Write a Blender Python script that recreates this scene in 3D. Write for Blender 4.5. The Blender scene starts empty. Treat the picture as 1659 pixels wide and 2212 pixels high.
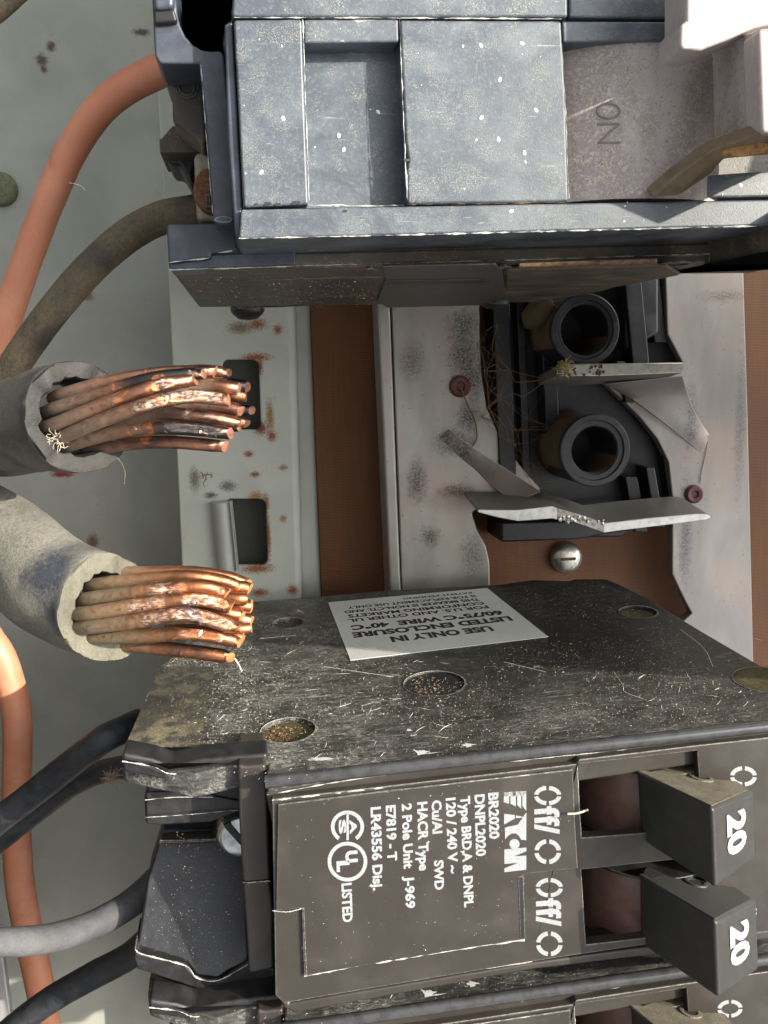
import bpy, bmesh, math, random
from mathutils import Vector, Matrix, noise
from mathutils.geometry import intersect_point_line
random.seed(7)
sc = bpy.context.scene
MM = 0.001
# ------------------------------------------------------------------ camera (all lengths below in millimetres)
FP, CX, CY = 1955.0, 829.5, 1106.0          # focal length and centre in units of a 1659 px wide picture
CAM = Vector((0, 0, 99))
_nz = Vector((560 - CX, 830 - CY, FP)).normalized()
_Y = Vector((-.045, -1, 0)); _Y = (_Y - _nz * _Y.dot(_nz)).normalized()
_Z = -_nz
_X = _Y.cross(_Z)
RW = Matrix((_X, _Y, _Z))                    # world <- camera (right, down, forward)
camd = bpy.data.cameras.new('camera'); cam = bpy.data.objects.new('camera', camd)
sc.collection.objects.link(cam); sc.camera = cam
camd.sensor_fit = 'HORIZONTAL'; camd.sensor_width = 36; camd.lens = FP / 1659 * 36
camd.clip_start = 0.002; camd.clip_end = 50
r_, u_, b_ = RW @ Vector((1, 0, 0)), RW @ Vector((0, -1, 0)), RW @ Vector((0, 0, -1))
cam.matrix_world = Matrix(((r_.x, u_.x, b_.x, CAM.x * MM), (r_.y, u_.y, b_.y, CAM.y * MM), (r_.z, u_.z, b_.z, CAM.z * MM), (0, 0, 0, 1)))
# ------------------------------------------------------------------ sky and sun
SUN = Vector((1.10, .37, 1.0)).normalized()
w = bpy.data.worlds.new('World'); sc.world = w; w.use_nodes = True
nt = w.node_tree; nt.nodes.clear()
sky = nt.nodes.new('ShaderNodeTexSky'); sky.sky_type = 'NISHITA'; sky.sun_disc = False
sky.sun_elevation = math.asin(SUN.z); sky.sun_rotation = math.atan2(SUN.x, SUN.y)
sky.air_density = .6; sky.dust_density = 6.0; sky.ozone_density = 1.0
bg = nt.nodes.new('ShaderNodeBackground'); bg.inputs[1].default_value = .15
wo = nt.nodes.new('ShaderNodeOutputWorld')
hs = nt.nodes.new('ShaderNodeHueSaturation'); hs.inputs['Saturation'].default_value = .14   # thin white overcast veil
nt.links.new(sky.outputs[0], hs.inputs['Color']); nt.links.new(hs.outputs[0], bg.inputs[0]); nt.links.new(bg.outputs[0], wo.inputs[0])
sl = bpy.data.lights.new('sun', 'SUN'); sl.energy = 3.9; sl.angle = math.radians(.55); sl.color = (1, .92, .78)
so = bpy.data.objects.new('sun', sl); sc.collection.objects.link(so)
so.rotation_euler = SUN.to_track_quat('Z', 'Y').to_euler()
sc.view_settings.view_transform = 'Standard'; sc.view_settings.look = 'None'
sc.view_settings.exposure = 1.2; sc.view_settings.gamma = 1
sc.cycles.max_bounces = 6

# ------------------------------------------------------------------ frames: a pixel becomes a point on a plane of the frame
def ray(px, py):
    return (RW @ Vector((px - CX, py - CY, FP))).normalized()
class Frame:
    def __init__(s, o=(0, 0, 0), ex=(1, 0, 0), ez=(0, 0, 1)):
        s.o = Vector(o); s.z = Vector(ez).normalized(); ex = Vector(ex)
        s.x = (ex - s.z * ex.dot(s.z)).normalized(); s.y = s.z.cross(s.x)
        s.R = Matrix((s.x, s.y, s.z))
    def loc(s, p): return s.R @ (Vector(p) - s.o)
    def world(s, p): return s.R.transposed() @ Vector(p) + s.o
    def on(s, px, py, w=0.0, ax=2):          # ax: which local coordinate equals w
        c = s.loc(CAM); d = s.R @ ray(px, py)
        return c + d * ((w - c[ax]) / d[ax])
    def mat(s):
        t = s.R.transposed(); m = t.to_4x4(); m.translation = s.o * MM; return m
def P(px, py, z): return Frame().on(px, py, z)

# ------------------------------------------------------------------ object helpers
COL = sc.collection
def thing(name, label, cat, fr=None, group=None):
    o = bpy.data.objects.new(name, None); COL.objects.link(o)
    o.empty_display_size = .005
    if fr: o.matrix_world = fr.mat()
    o['label'] = label; o['category'] = cat
    if group: o['group'] = group
    return o
def tag(o, label, cat, group=None):
    o['label'] = label; o['category'] = cat
    if group: o['group'] = group
    return o
def build(name, bm, mats, parent=None, bevel=0, seg=2, smooth=None, fr=None, kind=None, scale=True, bang=35):
    if scale:
        for v in bm.verts: v.co *= MM
    me = bpy.data.meshes.new(name)
    bmesh.ops.recalc_face_normals(bm, faces=bm.faces)
    bm.to_mesh(me); bm.free()
    for m in (mats if isinstance(mats, (list, tuple)) else [mats]): me.materials.append(m)
    o = bpy.data.objects.new(name, me); COL.objects.link(o)
    if parent: o.parent = parent
    elif fr: o.matrix_world = fr.mat()
    if smooth is not None:
        for p in me.polygons: p.use_smooth = True
        me.set_sharp_from_angle(angle=math.radians(smooth))
    if bevel:
        b = o.modifiers.new('bevel', 'BEVEL'); b.width = bevel * MM; b.segments = seg; b.limit_method = 'ANGLE'; b.angle_limit = math.radians(bang)
        if smooth is None:
            for p in me.polygons: p.use_smooth = True
            b.harden_normals = True
    if kind: o['kind'] = kind
    return o
def NB(): return bmesh.new()
def prism(bm, front, back):
    """two rings of 3D points joined"""
    a = [bm.verts.new(p) for p in front]; b = [bm.verts.new(p) for p in back]; n = len(a)
    bm.faces.new(a); bm.faces.new(b[::-1])
    for i in range(n): bm.faces.new((a[i], b[i], b[(i + 1) % n], a[(i + 1) % n]))
def slab(bm, fr, pix, w1, w2, at=None):
    """outline traced at depth w1 (or at), extruded along the frame z from w1 to w2"""
    pts = [fr.on(x, y, w1 if at is None else at) for x, y in pix]
    prism(bm, [Vector((p.x, p.y, w1)) for p in pts], [Vector((p.x, p.y, w2)) for p in pts])
def sideslab(bm, fr, pix, v1, v2, at=None):
    """outline on the plane y=v1, extruded along the frame y to v2"""
    pts = [fr.on(x, y, v1 if at is None else at, 1) for x, y in pix]
    prism(bm, [Vector((p.x, v1, p.z)) for p in pts], [Vector((p.x, v2, p.z)) for p in pts])
def box(bm, a, b):
    x0, y0, z0 = a; x1, y1, z1 = b
    prism(bm, [(x0, y0, z1), (x1, y0, z1), (x1, y1, z1), (x0, y1, z1)], [(x0, y0, z0), (x1, y0, z0), (x1, y1, z0), (x0, y1, z0)])
def holed(bm, outer, holes, w1, w2):
    """plate with holes, 2D points, extruded"""
    es = []; 
    for loop in [outer] + holes:
        vs = [bm.verts.new((p[0], p[1], w1)) for p in loop]
        es += [bm.edges.new((vs[i], vs[(i + 1) % len(vs)])) for i in range(len(vs))]
    r = bmesh.ops.triangle_fill(bm, edges=es, use_beauty=True, use_dissolve=False)
    fs = [g for g in r['geom'] if isinstance(g, bmesh.types.BMFace)]
    bmesh.ops.dissolve_limit(bm, angle_limit=.001, verts=bm.verts[:], edges=bm.edges[:])
    r = bmesh.ops.extrude_face_region(bm, geom=bm.faces[:], use_keep_orig=True)
    bmesh.ops.translate(bm, verts=[g for g in r['geom'] if isinstance(g, bmesh.types.BMVert)], vec=(0, 0, w2 - w1))
def rrect(x0, y0, x1, y1, r, n=5):
    o = []
    for cx, cy, a0 in ((x1 - r, y1 - r, 0), (x0 + r, y1 - r, 90), (x0 + r, y0 + r, 180), (x1 - r, y0 + r, 270)):
        for i in range(n + 1):
            a = math.radians(a0 + 90 * i / n); o.append((cx + r * math.cos(a), cy + r * math.sin(a)))
    return o
def catmull(pts, sub=6):
    pts = [Vector(p) for p in pts]; q = [pts[0] * 2 - pts[1]] + pts + [pts[-1] * 2 - pts[-2]]; out = []
    for i in range(1, len(q) - 2):
        a, b, c, d = q[i - 1:i + 3]
        for k in range(sub):
            t = k / sub
            out.append(.5 * ((2 * b) + (c - a) * t + (2 * a - 5 * b + 4 * c - d) * t * t + (3 * b - a - 3 * c + d) * t ** 3))
    out.append(q[-2].copy()); return out
def frames(path):
    T = []
    for i in range(len(path)):
        a = path[max(i - 1, 0)]; b = path[min(i + 1, len(path) - 1)]; T.append((b - a).normalized())
    n = T[0].orthogonal().normalized()
    # steady reference: start the ring towards the camera side where possible
    z = Vector((0, 0, 1)); z = z - T[0] * z.dot(T[0])
    if z.length > .1: n = z.normalized()
    N = []
    for t in T:
        n = (n - t * n.dot(t)).normalized(); N.append(n.copy())
    return T, N
def tube(bm, path, rad, n=16, cap=True, fn=None, capmat=0):
    """rad: number or list; fn(i/len, angle, pos) -> radius factor"""
    T, N = frames(path); rings = []; L = len(path)
    for i, p in enumerate(path):
        t = i / (L - 1); r = rad if not isinstance(rad, (list, tuple)) else None
        if r is None:
            f = t * (len(rad) - 1); k = min(int(f), len(rad) - 2); r = rad[k] + (rad[k + 1] - rad[k]) * (f - k)
        B = T[i].cross(N[i]); ring = []
        for j in range(n):
            a = 2 * math.pi * j / n; d = N[i] * math.cos(a) + B * math.sin(a)
            f = fn(t, a, p + d * r, d) if fn else 1
            ring.append(bm.verts.new(p + d * r * f))
        rings.append(ring)
    for i in range(L - 1):
        for j in range(n):
            bm.faces.new((rings[i][j], rings[i][(j + 1) % n], rings[i + 1][(j + 1) % n], rings[i + 1][j]))
    if cap:
        f = bm.faces.new(rings[0][::-1]); f2 = bm.faces.new(rings[-1]); f2.material_index = capmat
    return rings, T, N
def lathe(bm, prof, n=28, o=(0, 0, 0), ax=(0, 0, 1)):
    """prof: (radius, height) list; closed at radius 0 ends"""
    o = Vector(o); q = Vector((0, 0, 1)).rotation_difference(Vector(ax)); rings = []
    for r, h in prof:
        if r < 1e-6: rings.append([bm.verts.new(o + q @ Vector((0, 0, h)))])
        else: rings.append([bm.verts.new(o + q @ Vector((r * math.cos(2 * math.pi * j / n), r * math.sin(2 * math.pi * j / n), h))) for j in range(n)])
    for a, b in zip(rings, rings[1:]):
        for j in range(n):
            k = (j + 1) % n
            if len(a) == 1 and len(b) > 1: bm.faces.new((a[0], b[j], b[k]))
            elif len(b) == 1 and len(a) > 1: bm.faces.new((a[j], a[k], b[0]))
            elif len(a) > 1: bm.faces.new((a[j], a[k], b[k], b[j]))

# ------------------------------------------------------------------ materials
class MB:
    def __init__(s, name, base, rough=.5, metal=0, spec=.5):
        s.m = bpy.data.materials.new(name); s.m.use_nodes = True; s.t = s.m.node_tree; s.N = s.t.nodes; s.L = s.t.links
        s.b = s.N['Principled BSDF']; s.b.inputs['Metallic'].default_value = metal; s.b.inputs['Specular IOR Level'].default_value = spec
        tc = s.N.new('ShaderNodeTexCoord'); mp = s.N.new('ShaderNodeMapping'); mp.inputs['Scale'].default_value = (1000,) * 3
        s.L.new(tc.outputs['Object'], mp.inputs[0]); s.co = mp.outputs[0]
        s.col = s.rgb(base); s.rough = s.val(rough); s.h = None; s.me = None
    def rgb(s, c):
        n = s.N.new('ShaderNodeRGB'); n.outputs[0].default_value = (*c, 1); return n.outputs[0]
    def val(s, v):
        n = s.N.new('ShaderNodeValue'); n.outputs[0].default_value = v; return n.outputs[0]
    def math(s, op, a, b=None, c=None, clamp=False):
        n = s.N.new('ShaderNodeMath'); n.operation = op; n.use_clamp = clamp
        for i, x in enumerate((a, b, c)):
            if x is None: continue
            if isinstance(x, (int, float)): n.inputs[i].default_value = x
            else: s.L.new(x, n.inputs[i])
        return n.outputs[0]
    def map(s, scale=(1, 1, 1), rot=(0, 0, 0), loc=(0, 0, 0)):
        n = s.N.new('ShaderNodeMapping'); n.inputs['Scale'].default_value = scale; n.inputs['Rotation'].default_value = [math.radians(a) for a in rot]; n.inputs['Location'].default_value = loc
        s.L.new(s.co, n.inputs[0]); return n.outputs[0]
    def noise(s, scale, detail=4, rough=.6, dist=0, co=None, out=0):
        n = s.N.new('ShaderNodeTexNoise'); n.inputs['Scale'].default_value = scale; n.inputs['Detail'].default_value = detail
        n.inputs['Roughness'].default_value = rough; n.inputs['Distortion'].default_value = dist
        s.L.new(co or s.co, n.inputs['Vector']); return n.outputs[out]
    def voro(s, scale, co=None, feat='F1'):
        n = s.N.new('ShaderNodeTexVoronoi'); n.inputs['Scale'].default_value = scale; n.feature = feat
        s.L.new(co or s.co, n.inputs['Vector']); return n.outputs[0]
    def ramp(s, f, lo, hi):
        n = s.N.new('ShaderNodeMapRange'); n.inputs[1].default_value = lo; n.inputs[2].default_value = hi
        n.interpolation_type = 'SMOOTHSTEP'; s.L.new(f, n.inputs[0]); return n.outputs[0]
    def mixc(s, fac, col, keep=False):
        n = s.N.new('ShaderNodeMix'); n.data_type = 'RGBA'
        if isinstance(fac, (int, float)): n.inputs[0].default_value = fac
        else: s.L.new(fac, n.inputs[0])
        s.L.new(s.col, n.inputs[6])
        if isinstance(col, tuple): n.inputs[7].default_value = (*col, 1)
        else: s.L.new(col, n.inputs[7])
        s.col = n.outputs[2]; return s
    def mixr(s, fac, r):
        n = s.N.new('ShaderNodeMix')
        s.L.new(fac, n.inputs[0]); s.L.new(s.rough, n.inputs[2]); n.inputs[3].default_value = r; s.rough = n.outputs[0]; return s
    def layer(s, fac, col, r=None):
        s.mixc(fac, col)
        if r is not None: s.mixr(fac, r)
        return s
    def attr(s, name):
        n = s.N.new('ShaderNodeAttribute'); n.attribute_name = name
        sp = s.N.new('ShaderNodeSeparateColor'); s.L.new(n.outputs['Color'], sp.inputs[0]); return sp.outputs
    def edge(s, rad=.35, lo=.02, hi=.25):
        bv = s.N.new('ShaderNodeBevel'); bv.samples = 4; bv.inputs[0].default_value = rad * MM
        g = s.N.new('ShaderNodeNewGeometry'); d = s.N.new('ShaderNodeVectorMath'); d.operation = 'DOT_PRODUCT'
        s.L.new(bv.outputs[0], d.inputs[0]); s.L.new(g.outputs['Normal'], d.inputs[1])
        e = s.math('SUBTRACT', 1, d.outputs['Value']); return s.ramp(e, lo, hi)
    def spot(s, x, y, z, r, soft=.5, warp=0.5, sx=1, sy=1, ns=1.2):
        v = s.N.new('ShaderNodeVectorMath'); v.operation = 'SUBTRACT'; s.L.new(s.co, v.inputs[0]); v.inputs[1].default_value = (x, y, z)
        v2 = s.N.new('ShaderNodeVectorMath'); v2.operation = 'MULTIPLY'; s.L.new(v.outputs[0], v2.inputs[0]); v2.inputs[1].default_value = (1 / sx, 1 / sy, 0)
        l = s.N.new('ShaderNodeVectorMath'); l.operation = 'LENGTH'; s.L.new(v2.outputs[0], l.inputs[0])
        nz = s.math('MULTIPLY_ADD', s.noise(ns, 5, .7), r * warp * 2, -r * warp)
        d = s.math('ADD', l.outputs['Value'], nz)
        n = s.N.new('ShaderNodeMapRange'); n.inputs[1].default_value = r; n.inputs[2].default_value = r * (1 - soft); s.L.new(d, n.inputs[0]); return n.outputs[0]
    def spot2(s, q, r, soft=.7, warp=.5, ns=.35):
        v = s.N.new('ShaderNodeVectorMath'); v.operation = 'DISTANCE'; s.L.new(s.co, v.inputs[0]); v.inputs[1].default_value = tuple(q)
        d = s.math('ADD', v.outputs['Value'], s.math('MULTIPLY_ADD', s.noise(ns, 6, .7), r * warp * 2, -r * warp))
        n = s.N.new('ShaderNodeMapRange'); n.inputs[1].default_value = r; n.inputs[2].default_value = r * (1 - soft); s.L.new(d, n.inputs[0]); return n.outputs[0]
    def streaks(s, rot, sx, sy, lo, hi, seedloc=(0, 0, 0), mask=None):
        c = s.map((sx, sy, sx), rot, seedloc)
        f = s.ramp(s.noise(1, 3, .6, .8, co=c), lo, hi)
        return s.math('MULTIPLY', f, mask) if mask is not None else f
    def done(s, bump=.2, bscale=3, bdetail=6, bdist=.15, extra=None):
        h = s.noise(bscale, bdetail, .7)
        if extra is not None: h = s.math('ADD', h, extra)
        bn = s.N.new('ShaderNodeBump'); bn.inputs['Strength'].default_value = bump; bn.inputs['Distance'].default_value = bdist * MM
        s.L.new(h, bn.inputs['Height']); s.L.new(bn.outputs[0], s.b.inputs['Normal'])
        s.L.new(s.col, s.b.inputs['Base Color']); s.L.new(s.rough, s.b.inputs['Roughness'])
        if s.me is not None: s.L.new(s.me, s.b.inputs['Metallic'])
        return s.m

def make_front_grey():                       # weathered top breaker faces
    k = MB('weathered_blue_grey_plastic', (.046, .058, .074), .42)
    k.layer(k.ramp(k.noise(.16, 5, .65, .6), .35, .7), (.085, .101, .117))
    k.layer(k.ramp(k.noise(2.6, 6, .8), .5, .72), (.145, .156, .155), .7)
    k.layer(k.math('MULTIPLY', k.ramp(k.noise(.35, 4), .45, .65), k.ramp(k.noise(7, 4, .8), .52, .62)), (.27, .265, .22), .8)
    k.layer(k.math('MULTIPLY', k.ramp(k.noise(.12, 5, .7, 1.2), .48, .66), .6), (.034, .043, .060), .34)
    k.layer(k.ramp(k.noise(1, 4, .6, .6, co=k.map((.25, 3.5, 1), (0, 0, 20))), .66, .74), (.27, .28, .27), .7)
    k.layer(k.ramp(k.noise(4.5, 3, .7), .35, .2), (.09, .10, .12))
    k.layer(k.edge(.22, .03, .3), (.62, .64, .6), .6)
    return k.done(.35, 5, 8, .08)
def make_side_grey():                        # paler blue grey less chalky
    k = MB('blue_grey_plastic', (.034, .039, .054), .4)
    k.layer(k.ramp(k.noise(.3, 5, .6, .4), .4, .7), (.058, .067, .088))
    k.layer(k.ramp(k.noise(6, 4, .8), .58, .72), (.15, .16, .16), .7)
    k.layer(k.edge(.25, .04, .3), (.5, .52, .5), .6)
    return k.done(.25, 5, 6, .06)
def make_brown_under():                      # grimy underside
    k = MB('grimy_dark_plastic', (.045, .04, .032), .45)
    k.layer(k.ramp(k.noise(.25, 5, .7, .5, co=k.map((.4, 1, 1))), .4, .7), (.085, .07, .045), .6)
    k.layer(k.math('MULTIPLY', k.ramp(k.noise(.22, 3, .6), .5, .68), k.ramp(k.noise(3, 6, .8), .45, .65)), (.30, .17, .07), .85)
    k.layer(k.ramp(k.noise(5, 4, .8), .62, .72), (.28, .25, .18), .85)
    k.layer(k.edge(.25, .05, .3), (.3, .28, .2), .7)
    return k.done(.4, 3, 8, .12)
def make_black_side():                       # scuffed black side of the lower breaker
    k = MB('scuffed_black_plastic', (.013, .013, .0125), .36)
    reg = k.ramp(k.noise(.07, 3, .5, .3), .36, .6)
    k.layer(k.math('MULTIPLY', k.ramp(k.noise(.07, 4, .6, .6), .38, .66), .45), (.046, .046, .043), .45)
    k.layer(k.ramp(k.noise(.4, 7, .75, .9), .52, .85), (.10, .099, .092), .6)
    sp_ = k.N.new('ShaderNodeSeparateXYZ'); k.L.new(k.co, sp_.inputs[0])
    fz = k.ramp(sp_.outputs[2], -30, 0); fx = k.ramp(sp_.outputs[0], 12, -12)
    k.layer(k.math('MULTIPLY', k.math('MULTIPLY', k.math('MAXIMUM', k.math('MULTIPLY', fz, .75), fx), k.ramp(k.noise(1, 6, .7, .7, co=k.map((.16, 1, .5), (0, 12, 0))), .38, .68)), .55), (.115, .113, .104), .5)
    reg2 = k.math('MAXIMUM', fx, k.math('MULTIPLY', fz, .55))
    for rot, lc, m0 in ((38, 3, 0), (-35, 8, 40), (75, 15, 80)):
        msk = k.math('MULTIPLY', reg2, k.ramp(k.noise(.17, 3, .5, co=k.map(loc=(m0, 0, m0))), .47, .60))
        k.layer(k.math('MULTIPLY', k.math('MULTIPLY', msk, k.ramp(k.noise(1, 7, .85, 1.6, co=k.map((.55, 1, 1.7), (0, rot, 0), (lc, 3, lc))), .50, .66)), .85), (.40, .39, .35), .75)
    for i, (rot, sx, sy, lo, hi) in enumerate(((( 0, 25, 0), .25, 3.2, .60, .72), ((0, -40, 0), .3, 3.0, .61, .72), ((0, 65, 0), .35, 3.4, .62, .73), ((0, 8, 0), .15, 4.5, .62, .74))):
        c = k.map((sx, 1, sy), rot, (i * 13.1, 0, i * 7.7))
        f = k.ramp(k.noise(1, 4, .7, .7, co=c), lo, hi)
        k.layer(k.math('MULTIPLY', k.math('MULTIPLY', f, reg), .85), (.36, .36, .32), .6)
    k.layer(k.math('MULTIPLY', k.ramp(k.noise(1.6, 6, .85), .60, .72), k.ramp(k.noise(.12, 3), .42, .6)), (.45, .44, .38), .8)
    k.layer(k.ramp(k.voro(8), .16, .09), (.30, .28, .20), .8)
    k.layer(k.edge(.3, .05, .4), (.5, .5, .45), .6)
    return k.done(.5, 6, 8, .1)
def make_dusty_tan(q1=None, q2=None):                        # sand coloured dust over black
    k = MB('dust_covered_black_plastic', (.03, .029, .026), .5)
    k.layer(k.math('MULTIPLY', k.ramp(k.noise(6, 8, .85), .38, .66), (k.ramp(k.noise(.16, 4, .6, .5), .40, .60) if q1 is None else k.math('MAXIMUM', k.spot2(q1, 8.5, .9, .5), k.math('MULTIPLY', k.ramp(k.noise(.3, 4, .6), .4, .6), .35)))), (.44, .375, .225), .9)
    k.layer(k.ramp(k.noise(.4, 4, .6), .45, .6), (.05, .048, .042), .6)
    k.layer(k.ramp(k.voro(7), .2, .1), (.32, .28, .18), .9)
    return k.done(.6, 6, 8, .15)
def make_label_brown():                      # warm brown black front
    k = MB('brown_black_plastic', (.028, .0235, .0195), .38)
    k.layer(k.ramp(k.noise(.13, 4, .6, .4), .4, .75), (.043, .037, .031), .42)
    k.layer(k.ramp(k.noise(1.5, 6, .8, co=k.map((1, 4, 1))), .62, .8), (.11, .10, .085), .7)
    k.layer(k.ramp(k.voro(2.2), .05, .02), (.34, .32, .27), .8)
    k.layer(k.math('MULTIPLY', k.edge(.28, .03, .25), k.ramp(k.noise(2, 5, .7), .3, .6)), (.50, .48, .43), .7)
    return k.done(.3, 7, 6, .06)
def make_black(name='black_plastic', base=(.011, .011, .0115), dust=(.14, .135, .11), rough=.42, amt=.62, edge=True):
    k = MB(name, base, rough)
    k.layer(k.ramp(k.noise(.35, 5, .65, .5), .4, .75), tuple(c * 1.8 + .006 for c in base), .5)
    k.layer(k.ramp(k.noise(5.5, 6, .85), amt, amt + .12), dust, .85)
    if edge: k.layer(k.math('MULTIPLY', k.edge(.25, .05, .3), k.ramp(k.noise(3, 4), .3, .6)), (.42, .41, .36), .7)
    return k.done(.35, 5, 7, .08)
def make_handle():
    k = MB('matt_handle_plastic', (.021, .021, .019), .45)
    k.layer(k.ramp(k.noise(.6, 5, .7), .4, .8), (.032, .032, .029))
    k.layer(k.ramp(k.noise(7, 4, .8, co=k.map((1, .4, 1), (0, 0, 35))), .60, .72), (.11, .11, .095), .8)
    k.layer(k.edge(.4, .03, .3), (.42, .42, .40), .6)
    return k.done(.3, 10, 5, .04)
def make_drum():
    k = MB('red_brown_drum_plastic', (.15, .082, .062), .38)
    k.layer(k.ramp(k.noise(.4, 5, .7, .5), .35, .7), (.21, .115, .088))
    k.layer(k.ramp(k.noise(8, 4, .8), .64, .74), (.3, .25, .2), .8)
    return k.done(.2, 8, 5, .05)
def make_painted(name, c1, c2, stains=(), rough=.5, spec=.4, dirt=(.13, .12, .10)):
    k = MB(name, c1, rough, spec=spec)
    k.layer(k.ramp(k.noise(.05, 4, .55, .4), .35, .7), c2)
    k.layer(k.math('MULTIPLY', k.ramp(k.noise(.35, 6, .75, 1.5), .60, .76), .5), dirt)
    k.layer(k.ramp(k.noise(1.2, 5, .8, 3), .70, .76), (.10, .085, .07), .8)
    for (px, py, z, r, sx, sy, c) in stains:
        q = P(px, py, z); f = k.spot(q.x, q.y, q.z, r, .6, .75, sx, sy, 1.4 / max(r, .6) ** .5)
        k.layer(f, c, .9)
    return k.done(.12, 6, 6, .05)
def make_silver(name, c1, c2, spots=True, pink=None, stains=()):
    k = MB(name, c1, .45, .55)
    k.layer(k.ramp(k.noise(.10, 4, .6, .3, co=k.map((1, .35, 1))), .35, .68), c2)
    if pink: k.layer(k.ramp(k.noise(.07, 3, .5), .45, .65), pink)
    if spots:
        k.layer(k.math('MULTIPLY', k.ramp(k.noise(2.2, 6, .8), .60, .70), k.ramp(k.noise(.15, 3), .48, .62)), (.09, .085, .075), .8)
        k.layer(k.ramp(k.voro(.55), .10, .05), (.10, .08, .06), .8)
    k.layer(k.ramp(k.noise(1, 5, .7, .5, co=k.map((2.5, .25, 1))), .55, .75), tuple(c * .55 for c in c1), .55)
    for (px, py, z, r, sx, sy, c) in stains:
        q = P(px, py, z); k.layer(k.math('MULTIPLY', k.spot(q.x, q.y, q.z, r, .7, .7, sx, sy, 1.0), k.ramp(k.noise(2.4, 6, .85), .40, .60)), c, .85)
    k.layer(k.edge(.3, .05, .3), (.7, .68, .62), .35)
    return k.done(.25, 4, 7, .08)
def make_board():
    k = MB('brown_fibre_board', (.15, .052, .010), .65)
    k.layer(k.ramp(k.noise(.12, 4, .6, co=k.map((1, .3, 1))), .35, .7), (.20, .072, .013))
    k.layer(k.ramp(k.noise(1, 6, .75, .3, co=k.map((1.6, .07, 1))), .35, .85), (.11, .040, .009))
    wv = k.N.new('ShaderNodeTexWave'); wv.wave_type = 'BANDS'; wv.bands_direction = 'Y'; wv.inputs['Scale'].default_value = 1.0; wv.inputs['Distortion'].default_value = 1.2; wv.inputs['Detail'].default_value = 3; wv.inputs['Detail Scale'].default_value = 1.5
    k.L.new(k.co, wv.inputs['Vector'])
    k.layer(k.math('MULTIPLY', wv.outputs[1], .6), (.040, .016, .005))
    k.layer(k.ramp(k.noise(2.5, 4, .7, co=k.map((.3, 2, 1))), .6, .8), (.11, .05, .022))
    return k.done(.3, 4, 4, .1, extra=wv.outputs[1])
def make_rubber(name, base, dust, lo=.45, hi=.62, fine=3.5, rough=.6, gloss=None, patches=()):
    k = MB(name, base, rough, spec=.45)
    k.layer(k.ramp(k.noise(.22, 5, .6, .8), .35, .7), tuple(min(1, c * 1.9 + .012) for c in base))
    big = k.ramp(k.noise(.085, 6, .62, .5), lo - .12, hi + .06)
    k.layer(k.math('MULTIPLY', big, k.ramp(k.noise(fine * .7, 8, .85), .24, .62)), dust, .9)
    for q_, r_q in patches: k.layer(k.math('MULTIPLY', k.spot2(q_, r_q, .55, .7, .25), k.ramp(k.noise(.9, 7, .8), .25, .5)), base, .5)
    k.layer(k.math('MULTIPLY', k.ramp(k.noise(1, 5, .7, .4, co=k.map((3.2, .35, 3.2))), .58, .68), .55), tuple(c * .35 for c in base), .5)
    k.layer(k.math('MULTIPLY', k.ramp(k.voro(4.2), .15, .06), k.ramp(k.noise(.5, 2), .35, .55)), tuple(min(1, c * 1.3) for c in dust), .9)
    return k.done(.7, 1.8, 9, .22)
def make_pink():
    k = MB('faded_pink_wire_insulation', (.56, .215, .118), .45, spec=.5)
    k.layer(k.ramp(k.noise(.12, 4, .6), .4, .7), (.62, .265, .155))
    k.layer(k.math('MULTIPLY', k.ramp(k.noise(.5, 6, .75, .6), .5, .75), .45), (.50, .36, .27), .8)
    k.layer(k.math('MULTIPLY', k.ramp(k.noise(.35, 6, .75, .8, co=k.map((1, .5, 1))), .55, .75), .7), (.42, .14, .04), .7)
    k.layer(k.ramp(k.noise(2.6, 5, .8), .67, .76), (.20, .09, .06), .8)
    return k.done(.4, 5, 7, .06)
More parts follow.
